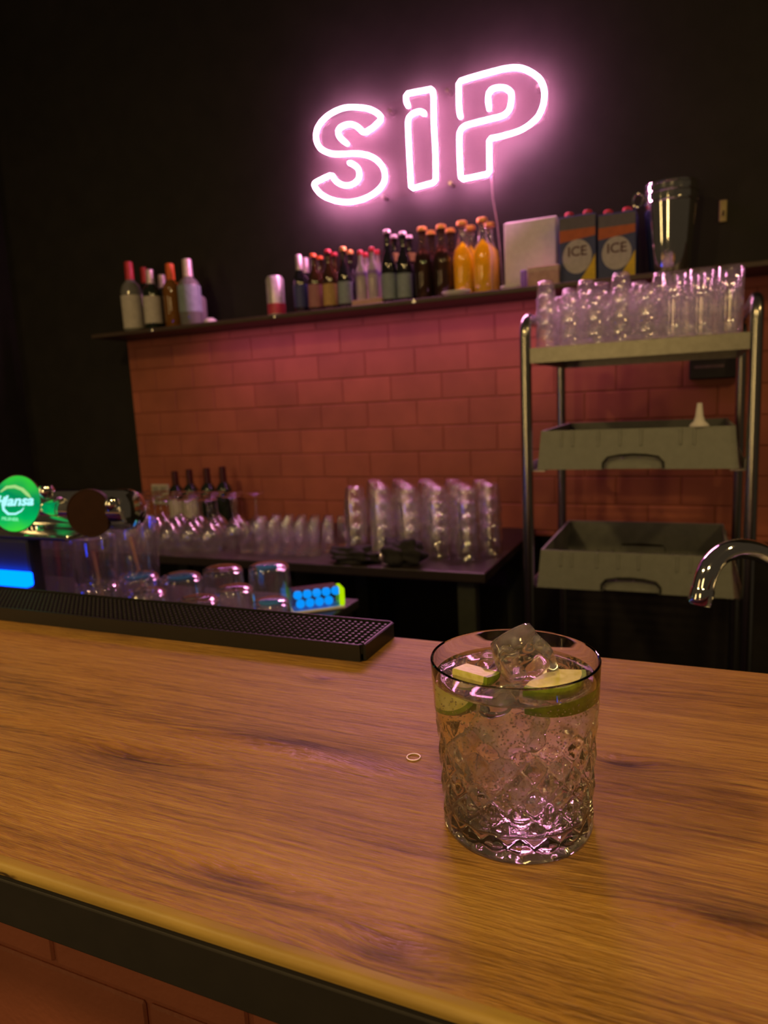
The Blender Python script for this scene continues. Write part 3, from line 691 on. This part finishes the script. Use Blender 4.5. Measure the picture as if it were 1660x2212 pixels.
# tall can
pc = at(593, 597, 2.32); hc = pc.z - ST
cn = thing('drink_can', 'tall white and red drink can left of the beer bottles', 'can', (pc.x, 2.32, ST + .0004))
obj('body', MB().lathe([(0, .003), (.024, 0), (.033, .008), (.033, hc - .012), (.026, hc - .001)], 24), cn, mat=plain('white_can', (.62, .58, .62), .3, metal=.3), smooth=True)
obj('lid', MB().lathe([(.026, hc - .0008), (.025, hc), (.023, hc - .003), (0, hc - .003)], 24), cn, mat=m_chrome, smooth=True)
obj('red_band', MB().lathe([(.0328, .010), (.0336, .011), (.0336, hc * .32), (.0328, hc * .32 + .001)], 24), cn, mat=plain('red_can_print', (.55, .05, .10), .35), smooth=True)
g2 = 'beer bottles in the middle of the shelf'
bb_ = [(645, 551, 2.335, m_blackg, m_pinkcap, .70, (m_blue_lbl, .12, .5), 'black bottle with silver foil neck next to the can'), (659, 557, 2.406, m_blackg, m_pinkcap, .70, None, 'silver-necked black bottle standing behind the first one'),
       (676, 549, 2.335, m_brown, m_orcap, .94, (plain('rose_label', (.4, .18, .2), .6), .1, .48), 'brown bottle with rose label and orange cap'), (691, 554, 2.406, m_brown, m_orcap, .94, None, 'brown orange-capped bottle in the back row'),
       (708, 540, 2.335, m_brown, m_red, .94, (m_lblyel, .1, .45), 'brown bottle with ochre label and reddish cap'), (722, 546, 2.406, m_brown, m_red, .94, None, 'brown reddish-capped bottle in the back row'),
       (741, 534, 2.335, m_blackg, m_gold, .93, (m_lblblue, .1, .45), 'black bottle with bluish label and pale gold cap'), (756, 541, 2.406, m_blackg, m_gold, .93, None, 'black gold-capped bottle behind the bluish-labelled one'),
       (836, 497, 2.335, m_blackg, m_pinkcap, .95, (m_lblblue, .08, .42), 'taller black bottle left of the brown bottles'), (851, 508, 2.406, m_blackg, m_pinkcap, .95, (m_lblyel, .62, .74), 'taller black bottle in the back row'),
       (870, 501, 2.335, m_blackg, m_pinkcap, .95, (m_lblblue, .08, .42), 'second taller black bottle beside the brown bottles'), (884, 509, 2.406, m_blackg, m_pinkcap, .95, (m_lblyel, .62, .74), 'rear black bottle directly left of the brown bottles')]
for a in bb_:
    r_ = .0255 if a[0] < 800 else .0265
    bottle('beer_bottle', a[7], a[0], a[1], a[2], r_, BEER, a[3], a[4], (a[5], .47), a[6], g2)
# white bottles on a cardboard base
pk = at(793, 655, 2.30)
cb = tag(obj('cardboard_tray', MB().rbox((-.058, -.036, 0), (.058, .102, .026), .002), loc=(pk.x, 2.335, ST + .0004), mat=plain('pinkish_cardboard', (.55, .36, .32), .85)), 'small pinkish cardboard tray under the white bottles', 'tray')
for px_, py_, Y, lb in ((778, 541, 2.335, 'white bottle with red cap on the cardboard tray, left one'), (803, 534, 2.335, 'white bottle with red cap on the cardboard tray, right one'), (790, 546, 2.404, 'white red-capped bottle at the back left of the cardboard tray'), (815, 540, 2.404, 'white red-capped bottle at the back right of the cardboard tray')):
    bottle('white_bottle', lb, px_, py_, Y, .0195, BEER, m_rosy, m_red, (.90, .50), (plain('violet_neck_label', (.3, .2, .5), .5), .48, .56), 'white bottles on the cardboard tray', zb=ST + .0266)
for px_, py_, Y, lb in ((912, 491, 2.335, 'brown bottle with gold cap, leftmost of four'), (931, 499, 2.406, 'brown gold-capped bottle in the back row, left'), (953, 486, 2.335, 'brown bottle with gold cap next to the orange sodas'), (973, 494, 2.406, 'brown gold-capped bottle in the back row, right')):
    bottle('cider_bottle', lb, px_, py_, Y, .031, BEER, thin_glass('brown_clear_glass', (.55, .36, .24), .03), m_gold, (.94, .54), None, 'brown gold-capped bottles', liquid=plain('brown_soda', (.05, .016, .005), .3))
for px_, py_, Y, lb in ((998, 478, 2.335, 'orange soda bottle with gold cap, front left'), (1016, 488, 2.406, 'orange soda bottle in the back row, left'), (1042, 471, 2.335, 'orange soda bottle with gold cap, front right'), (1057, 481, 2.406, 'orange soda bottle in the back row, right')):
    bottle('soda_bottle', lb, px_, py_, Y, .032, BEER, m_glass, m_gold, (.94, .54), None, 'orange soda bottles', liquid=m_orange)
# small white dishes and dome
def dish(label, px_, py_, Y, r_, h, dome=False):
    p = at(px_, py_, Y)
    pr_ = [(0, 0), (r_, 0), (r_ * 1.0, h * .4), (r_ * .85, h * .8), (0, h)] if dome else [(0, 0), (r_ * .7, 0), (r_, h * .7), (r_ * .98, h), (r_ * .9, h * .85), (r_ * .6, .003), (0, .003)]
    tag(obj('small_dish', MB().lathe(pr_, 24), loc=(p.x, Y, ST + .0004), mat=m_white, smooth=True), label, 'dish', 'small white dishes on the shelf')

p = at(987, 635, 2.27)
m_ = MB().lathe([(0, 0), (.034, 0), (.048, .010), (.047, .014), (.043, .012), (.03, .003), (0, .003)], 28).xf(Matrix.Diagonal((1, .62, 1, 1)))
tag(obj('small_dish', m_, loc=(p.x, 2.268, ST + .0004), mat=m_white, smooth=True), 'low white oval dish in front of the orange sodas', 'dish')
p = at(455, 697, 2.32)
tag(obj('white_dome', MB().lathe([(0, 0), (.026, 0), (.027, .006), (.022, .018), (.011, .025), (0, .0265)], 20), loc=(p.x, 2.32, ST + .0004), mat=m_white, smooth=True), 'small pale dome right of the left bottle group', 'dome')

# napkins, cup and carton right of the sodas
p0 = at(1096, 485, 2.39); p1 = at(1206, 490, 2.39)
nk = thing('napkin_pack', 'upright pack of white paper napkins right of the orange sodas', 'napkins', ((p0.x + p1.x)/2, 2.385, ST + .0004))
wn = (p1.x - p0.x) / 2; hn = p0.z - ST
for i in range(7):
    y_ = -.034 + i * .0098; e_ = random.uniform(-.003, .003)
    obj('napkin', MB().rbox((-wn + e_, y_, 0), (wn + e_, y_ + .0088, hn + random.uniform(-.006, .0)), .003, 2), nk, mat=m_white, smooth=True)
p = at(1131, 603, 2.31)
tag(obj('violet_lighter', MB().rbox((-.010, -.006, 0), (.010, .006, p.z - ST + .028), .004, 3).xf(Matrix.Shear('XY', 4, (0.0, 0)) if False else Matrix.Identity(4)), loc=(p.x, 2.318, ST + .0004), mat=m_purple, smooth=True), 'small violet plastic lighter in front of the napkins', 'lighter')
p = at(1106, 622, 2.28)
tag(obj('small_dish', MB().lathe([(0, 0), (.026, 0), (.033, .008), (.032, .012), (.028, .010), (.02, .003), (0, .003)], 24).xf(Matrix.Diagonal((1, .75, 1, 1))), loc=(p.x, 2.268, ST + .0004), mat=m_white, smooth=True), 'small white dish in front of the napkins', 'dish')
p0 = at(1146, 585, 2.31); p1 = at(1212, 585, 2.31)
ctn = thing('paper_carton', 'low pinkish carton between the napkins and the stacked glasses', 'carton', ((p0.x + p1.x)/2, 2.30, ST + .0004))
hcn = at(1180, 578, 2.30).z - ST
obj('box', MB().rbox((-(p1.x-p0.x)/2, -.03, 0), ((p1.x-p0.x)/2, .03, hcn), .003), ctn, mat=plain('pink_carton', (.5, .32, .3), .8))
obj('lid_flap', MB().rbox((-(p1.x-p0.x)/2 - .001, -.0312, hcn - .016), ((p1.x-p0.x)/2 + .001, .0308, hcn + .0012), .002), ctn, mat=plain('pale_carton_lid', (.58, .42, .38), .8))

# drink cartons printed ICE
m_navy = plain('navy_print', (.03, .045, .16), .5); m_oprint = plain('orange_print', (.42, .09, .03), .5); m_yprint = plain('yellow_print', (.65, .45, .02), .5); m_slate = plain('slate_print', (.10, .09, .13), .5); m_ink = plain('dark_ink', (.07, .02, .03), .6); m_sil = plain('silver_print', (.42, .40, .42), .5)
def ice_pack(label, pxa, pxb, pyt):
    a, b = at(pxa, pyt, 2.30), at(pxb, pyt, 2.30); w_ = (b.x - a.x) / 2 - .001; h_ = a.z - ST - .012
    t = thing('bottle_carton', label, 'carton', ((a.x + b.x)/2, 2.30, ST + .0004), group='printed drink cartons')
    obj('box', MB().rbox((-w_, 0, 0), (w_, .09, h_), .003), t, mat=m_navy)
    obj('top_print', MB().box((-w_ + .002, -.0006, h_ * .80), (w_ - .002, .001, h_ - .004)), t, mat=m_slate)
    obj('orange_print', MB().prism([(-w_ + .002, h_ * .62), (w_ - .002, h_ * .68), (w_ - .002, h_ * .80), (-w_ + .002, h_ * .80)], -.0006, .001), t, mat=m_oprint)
    obj('yellow_print', MB().prism([(w_ * .1, .004), (w_ - .002, .004), (w_ - .002, h_ * .42), (w_ * .72, h_ * .28)], -.0006, .001), t, mat=m_yprint)
    ov = obj('oval_print', MB().prism([(w_ * .78 * math.cos(i * math.pi / 16), h_ * .40 + h_ * .25 * math.sin(i * math.pi / 16)) for i in range(32)], -.0011, .001), t, mat=m_sil)
    text('ICE', .040, 0, m_ink, 'lettering', ov, (0, -.0013, h_ * .47), 0, .0003, .0006)
    for sx in (-.5, .5):
        nk_ = obj('bottle_neck', MB().lathe([(.012, h_ - .01), (.012, h_ + .006), (0, h_ + .006)], 14, (sx * w_, .028, 0)), t, mat=m_pale, smooth=True)
        obj('cap', MB().lathe([(.0135, h_ + .0062), (.0138, h_ + .012), (.010, h_ + .0155), (0, h_ + .0158)], 14, (sx * w_, .028, 0)), nk_, mat=m_red, smooth=True)
ice_pack('carton printed ICE with red bottle caps, left of the pair', 1206, 1289, 462)
ice_pack('carton printed ICE with red bottle caps, next to the steel bucket', 1291, 1376, 456)

# steel bucket
a, b = at(1388, 400, 2.345), at(1512, 400, 2.345); rb_ = (b.x - a.x) / 2 * .97; hb = (a.z + b.z)/2 - ST
bk = thing('steel_bucket', 'tall tapered steel ice bucket at the right end of the shelf', 'bucket', ((a.x + b.x)/2, 2.345, ST + .0004))
r0 = rb_ * .74
obj('body', MB().lathe([(0, .002), (r0 * .95, 0), (r0, .006), (rb_ * .985, hb * .84), (rb_ * .985, hb * .985), (rb_ * .95, hb * .985), (rb_ * .95, hb * .84), (r0 * .95, .01), (0, .008)], 40), bk, mat=m_chrome, smooth=True, sharp=50)
for zz in (.985, .90, .80):
    rr = rb_ * (.985 if zz > .84 else .97); obj('rim_bead', MB().tube([(rr * math.cos(i * math.pi / 20), rr * math.sin(i * math.pi / 20), hb * zz) for i in range(40)], .004, 8, closed=True), bk, mat=m_chrome, smooth=True)
obj('handle_ring', MB().tube([(-rb_ * 1.0 - .012 + .014 * math.cos(i * math.pi / 12), -.03 + .004 * math.sin(i*math.pi/12), hb * .86 + .02 * math.sin(i * math.pi / 12)) for i in range(24)], .0035, 8, closed=True), bk, mat=m_chrome, smooth=True)
# brass piece added to stand for a small glint on the wall
p = at(1563, 455, 2.44)
hk = thing('glint_plate', 'small dull brass piece standing in for a glint on the black wall beside the bucket', 'glint', (p.x, WY - .0008, p.z))
obj('plate', MB().rbox((-.011, -.006, -.032), (.011, 0, .032), .003), hk, mat=plain('dull_brass', (.30, .24, .12), .45, metal=.5))
obj('peg', MB().tube([(0, -.006, -.01), (0, -.02, -.012), (0, -.026, -.004)], .003, 8), hk, mat=m_steel, smooth=True)
# black device under the shelf
p0 = at(1490, 778, 2.385); p1 = at(1602, 815, 2.385)
dv = thing('black_wall_box', 'black wall box with faint pale print under the shelf on the right', 'wall box', ((p0.x + p1.x)/2, BY - .002, p1.z))
wv, hv = (p1.x - p0.x)/2, p0.z - p1.z
obj('case', MB().rbox((-wv, -.035, 0), (wv, 0, hv), .004), dv, mat=m_rubber)
obj('faint_print', MB().box((-wv * .8, -.0357, hv * .55), (wv * .35, -.0345, hv * .70)), dv, mat=plain('faint_print', (.12, .08, .07), .6))

# ------------------------------------------------------------------ trolley
m_post = plain('satin_steel', (.42, .41, .39), .24, metal=1, noise=.06, scale=120)
TX0, TX1, TY0, TY1, TZ = -.370, .118, 1.705, 2.195, 1.424
tr = thing('rack_trolley', 'stainless steel rack trolley with glasses on its top tray', 'trolley', ((TX0 + TX1)/2, (TY0 + TY1)/2, 0))
ox, oy = (TX0 + TX1)/2, (TY0 + TY1)/2; hw, hd = (TX1 - TX0)/2, (TY1 - TY0)/2
for sx in (-1, 1):
    zt_ = 1.503; c_ = .045
    pts = [(sx*hw, -hd, .11), (sx*hw, -hd, .8), (sx*hw, -hd, zt_ - c_)] + [(sx*hw, -hd + c_ - c_*math.cos(R(a)), zt_ - c_ + c_*math.sin(R(a))) for a in (15, 30, 45, 60, 75, 90)]
    pts += [(sx*hw, hd - c_ + c_*math.sin(R(a)), zt_ - c_ + c_*math.cos(R(a))) for a in (0, 15, 30, 45, 60, 75, 90)] + [(sx*hw, hd, .8), (sx*hw, hd, .11)]
    obj('end_frame', MB().tube(pts, .0135, 14), tr, mat=m_post, smooth=True)
    for sy in (-1, 1):
        ws = obj('caster', MB().lathe([(0, -.012), (.045, -.012), (.05, -.006), (.05, .006), (.045, .012), (0, .012)], 18).xf(Matrix.Translation((sx*hw, sy*hd, .0502)) @ Matrix.Rotation(R(90), 4, 'Y')), tr, mat=m_rubber, smooth=True)
        obj('caster_fork', MB().box((sx*hw - .016, sy*hd - .012, .05), (sx*hw - .013, sy*hd + .012, .112)).box((sx*hw + .013, sy*hd - .012, .05), (sx*hw + .016, sy*hd + .012, .112)).box((sx*hw - .016, sy*hd - .012, .108), (sx*hw + .016, sy*hd + .012, .112)), ws, mat=m_steel)
obj('top_tray', MB().box((-hw + .012, -hd - .004, TZ - .003), (hw - .012, hd + .004, TZ)), tr, mat=m_steel)
obj('tray_lip', frame(MB(), -hw + .011, hw - .011, -hd - .006, hd + .006, TZ - .028, TZ + .007, .0016), tr, mat=plain('dull_steel', (.30, .29, .26), .42, metal=1, noise=.1))
RZ = (1.1405, .8485)
for z_ in RZ:
    for sx in (-1, 1):
        x_ = sx * (hw - .012)
        xs = sorted((x_, x_ - sx * .03)); obj('runner', MB().box((xs[0], -hd + .004, z_ - .004), (xs[1], hd - .004, z_ - .001)).box(tuple([sorted((x_, x_ - sx*.002))[0], -hd + .004, z_ - .004]), tuple([sorted((x_, x_ - sx*.002))[1], hd - .004, z_ + .022])), tr, mat=m_steel)

# grey dish racks
def rack(label, z_, x0, x1, y0, y1, H_):
    t = thing('dish_rack', label, 'dish rack', ((x0 + x1)/2, (y0 + y1)/2, z_), group='grey racks in the trolley')
    w_, d_ = (x1 - x0)/2, (y1 - y0)/2
    def wall(len_, arch):
        tp = .010
        pts = [(-len_, 0)]
        if arch:
            pts += [(-.062, 0)] + [(-.062 + .01 - .01*math.cos(R(a)), .018 + .010*math.sin(R(a))) for a in (0, 45, 90)] + [(0, .031)] + [(.062 - .01 + .01*math.cos(R(a)), .018 + .010*math.sin(R(a))) for a in (90, 45, 0)] + [(.062, 0)]
        pts += [(len_, 0), (len_ - tp, H_), (-len_ + tp, H_)]
        return MB().prism(pts, 0, .006)
    for k, (ln, dist) in enumerate(((w_, d_), (d_, w_), (w_, d_), (d_, w_))):
        lean = Matrix.Rotation(R(-5), 4, 'X')
        o = obj('side_wall', wall(ln, True).xf(Matrix.Rotation(R(90*k), 4, 'Z') @ Matrix.Translation((0, -dist, 0)) @ lean), t, mat=m_grey)
        for fx in (-.74, -.62, -.35, -.13, .08, .46, .59):
            obj('rib', MB().rbox((fx*ln - .003, -.0025, H_*.58), (fx*ln + .003, .001, H_ - .002), .001, 1).xf(Matrix.Rotation(R(90*k), 4, 'Z') @ Matrix.Translation((0, -dist, 0)) @ lean), o, mat=m_grey)
        if k == 0 or k == 2:
            obj('grip', MB().box((-.060, .010, .001), (.060, .014, .024)).xf(Matrix.Rotation(R(90*k), 4, 'Z') @ Matrix.Translation((0, -dist, 0)) @ lean), o, mat=m_grey)
        # dark moulded arch line over the grip
        ap = [(-.066, .002), (-.066, .016), (-.056, .028), (-.03, .033), (0, .0345), (.03, .033), (.056, .028), (.066, .016), (.066, .002)]
        obj('arch_trim', MB().tube([(x, -.001, z) for x, z in ap], .0028, 6).xf(Matrix.Rotation(R(90*k), 4, 'Z') @ Matrix.Translation((0, -dist, 0)) @ lean), o, mat=m_rubber)
    fl = MB()
    for i in range(11): fl.box((-w_ + .012 + i*(2*w_ - .026)/10, -d_ + .01, .002), (-w_ + .015 + i*(2*w_ - .026)/10, d_ - .01, .008))
    for i in range(11): fl.box((-w_ + .012, -d_ + .012 + i*(2*d_ - .026)/10, .0022), (w_ - .012, -d_ + .015 + i*(2*d_ - .026)/10, .0078))
    obj('base_grid', fl, t, mat=m_grey)
rack('grey plastic dish rack on the upper trolley runners', RZ[0], -.347, .093, 1.712, 2.15, .094)
rack('grey plastic dish rack on the lower trolley runners', RZ[1], -.349, .091, 1.700, 2.14, .094)
p = at(1511, 934, 1.725)
fn = thing('funnel', 'small white plastic funnel upside down on the upper grey rack', 'funnel', (p.x, 1.735, RZ[0] + .0935))
obj('cone', MB().lathe([(.0205, 0), (.021, .003), (.012, .012), (.0085, .024), (.0055, .052), (.0045, .052), (.007, .024), (.010, .012), (.0185, .002)], 20), fn, mat=m_white, smooth=True)

# glasses on the trolley tray
ORD = ['first', 'second', 'third', 'fourth', 'fifth', 'sixth', 'seventh', 'eighth', 'ninth']
hi = tumbler_mesh('highball_glass', .0276, .0255, .150, .0018, m_glass_tr, 20, .008)
hi_t = tumbler_mesh('tall_glass', .0285, .0255, .150, .0018, m_glass_far, 20, .008)
st_ = flip(tumbler_mesh('stacking_glass', .0272, .0205, .098, .0016, m_glass_tr, 20, .007), .098)
ny_ = 7
for j in range(ny_):
    for i in range(8 - j % 2):
        x_ = TX0 + .043 + i * .0565 + (.028 if j % 2 else 0); y_ = TY0 + .040 + j * .0590
        row = 'front row' if j == 0 else 'back row' if j == ny_ - 1 else ORD[j] + ' row from the front'
        if i >= 5:
            o = obj('highball_glass', hi, loc=(x_, y_, TZ + .0004), rz=random.random())
            tag(o, 'tall highball glass on the trolley, %s, %s from left' % (row, ORD[i]), 'glass', 'highball glasses on the trolley')
        else:
            n_ = 2 if (i * 2 + j) % 3 else 3
            for k in range(n_):
                o = obj('stacking_glass', st_, loc=(x_, y_, TZ + .0004 + k * .033))
                tag(o, '%s tumbler of a trolley stack, %s, %s from left' % (['bottom', 'second', 'third'][k], row, ORD[i]), 'glass', 'upturned tumbler stacks on the trolley')

# ------------------------------------------------------------------ back table and its glassware
BT = .862
tbl = thing('back_table', 'long dark table against the brick wall with glassware', 'table', (-1.4, 2.07, 0))
bx0, bx1, by0, by1 = -2.9, -.497, 1.752, 2.405
obj('tabletop', MB().rbox((bx0 + 1.4, by0 - 2.07, BT - .028), (bx1 + 1.4, by1 - 2.07, BT), .003), tbl, mat=m_table)
m_leg = plain('dark_green_leg', (.035, .04, .03), .6)
for x_ in (-.56, -1.15, -2.0, -2.8):
    for y_ in (by0 + .03, by1 - .07): obj('leg', MB().rbox((x_ + 1.4 - .026, y_ - 2.07, 0), (x_ + 1.4 + .026, y_ - 2.07 + .04, BT - .0285), .003), tbl, mat=m_leg)
obj('apron', MB().box((bx0 + 1.44, by1 - .06 - 2.07, BT - .10), (bx1 + 1.4 - .04, by1 - .045 - 2.07, BT - .0288)), tbl, mat=m_leg)
# nested tumblers, columns of four
sg = flip(tumbler_mesh('stacked_tumbler', .037, .029, .092, .0018, m_glass_far, 22, .008), .092)
for j in range(3):
    for i in range(5):
        xx = -.955 + i * .0905 + j * .043 - (.0905 if j == 2 else 0); y_ = 1.925 + j * .083
        row = ['front row', 'middle row', 'back row'][j]
        for k in range(4):
            o = obj('stacked_tumbler', sg, loc=(xx, y_, BT + .0004 + k * .040))
            tag(o, '%s of a tumbler stack on the back table, %s, %s stack from left' % (['bottom glass', 'second glass', 'third glass', 'top glass'][k], row, ORD[i]), 'glass', 'tumbler stacks on the back table')
# upturned wine glasses
wgp = [(0, 0), (.030, 0), (.033, .002), (.012, .006), (.0042, .014), (.0038, .070), (.008, .078), (.026, .095), (.037, .118), (.037, .140), (.031, .175), (.0300, .175), (.0358, .140), (.0358, .118), (.025, .0965), (0, .083)]
wg = MB().lathe(wgp, 20).mesh('wine_glass', m_glass_far, True, 60)
wgf = flip(wg, .175)
for j in range(3):
    for i in range(7):
        x_ = -1.94 + i * .083 + j * .036; y_ = 1.83 + j * .084
        tag(obj('wine_glass', wgf, loc=(x_, y_, BT + .0004)), 'upturned stemmed wine glass on the back table, %s, %s from left' % (['front row', 'middle row', 'back row'][j], ORD[i]), 'glass', 'upturned wine glasses on the back table')
# small narrow glasses
sgp = [(0, 0), (.021, 0), (.022, .002), (.021, .012), (.018, .060), (.0165, .098), (.0150, .099), (.0150, .030), (0, .020)]
sgm = MB().lathe(sgp, 16).mesh('shot_glass', m_glass_far, True, 60)
for j in range(4):
    for i in range(6):
        x_ = -1.325 + i * .050 + (.025 if j % 2 else 0); y_ = 1.86 + j * .052
        tag(obj('shot_glass', sgm, loc=(x_, y_, BT + .0004)), 'small narrow glass on the back table, %s, %s from left' % (['front row', 'second row', 'third row', 'back row'][j], ORD[i]), 'glass', 'small narrow glasses on the back table')
# tall glasses on the far left of the table
for j in range(2):
    for i in range(7):
        x_ = -2.70 + i * .068 + j * .034; y_ = 2.15 + j * .068
        tag(obj('tall_glass', hi_t, loc=(x_, y_, BT + .0004)), 'tall clear glass at the far left of the back table, %s, %s from left' % (['front row', 'back row'][j], ORD[i]), 'glass', 'tall glasses at the far left of the back table')
# wine bottles behind the glasses
for px_, py_, Y, lab, lb in ((377, 1018, 2.30, (m_label, .12, .48), 'wine bottle with cream label nearest the wall socket'), (408, 1014, 2.30, (m_label, .12, .48), 'dark wine bottle with cream label, second from the socket'), (446, 1011, 2.30, None, 'unlabelled dark wine bottle, third from the socket'), (480, 1008, 2.30, None, 'dark wine bottle standing apart on the right')):
    bottle('wine_bottle', lb, px_, py_, Y, .033, WINE, m_dkgreen, m_wine, (.72, .41), lab, 'wine bottles on the back table', zb=BT)
# wall socket
p0 = at(327, 1046, BY - .008); p1 = at(368, 1090, BY - .008)
so = thing('wall_socket', 'cream double wall socket on the brick wall', 'socket', ((p0.x + p1.x)/2, BY - .0016, (p0.z + p1.z)/2))
wS, hS = (p1.x - p0.x)/2, (p0.z - p1.z)/2
m_cream = plain('cream_plastic', (.55, .53, .42), .45)
obj('plate', MB().rbox((-wS, -.010, -hS), (wS, 0, hS), .003), so, mat=m_cream)
for sx in (-.45, .45):
    for sz in (-.45, .45):
        obj('insert', MB().rbox((sx*wS - wS*.33, -.0125, sz*hS - hS*.33), (sx*wS + wS*.33, -.0102, sz*hS + hS*.33), .002), so, mat=plain('grey_cream_insert', (.32, .31, .26), .5))
# crumpled black cloths
def cloth(label, px_, py_, Y, rx, ry, rz_, seed):
    p = at(px_, py_, Y); rnd = random.Random(seed); bm = bmesh.new(); bmesh.ops.create_icosphere(bm, subdivisions=4, radius=1)
    ph = [rnd.uniform(0, 6.28) for _ in range(9)]
    for v in bm.verts:
        q = v.co.copy()
        n_ = 1 + .16*math.sin(5*q.x + ph[0] + 2*q.z) + .13*math.sin(7*q.y + ph[1] + 3*q.x) + .10*math.sin(11*q.z + ph[2] + 4*q.y) + .07*math.sin(15*q.x + ph[3])
        q *= n_; v.co = Vector((q.x*rx, q.y*ry, max(0, q.z*rz_ + rz_*.55)))
    me = bpy.data.meshes.new('bar_cloth'); bm.to_mesh(me); bm.free(); me.materials.append(plain('black_cloth', (.022, .02, .02), .85)); me.polygons.foreach_set('use_smooth', [True]*len(me.polygons))
    tag(obj('bar_cloth', me, loc=(p.x, Y, BT + .0006)), label, 'cloth')
cloth('low crumpled black cloth on the front edge of the back table', 762, 1215, 1.80, .070, .038, .030, 5)
cloth('taller crumpled black cloth in front of the tumbler stacks', 868, 1205, 1.80, .058, .040, .050, 9)
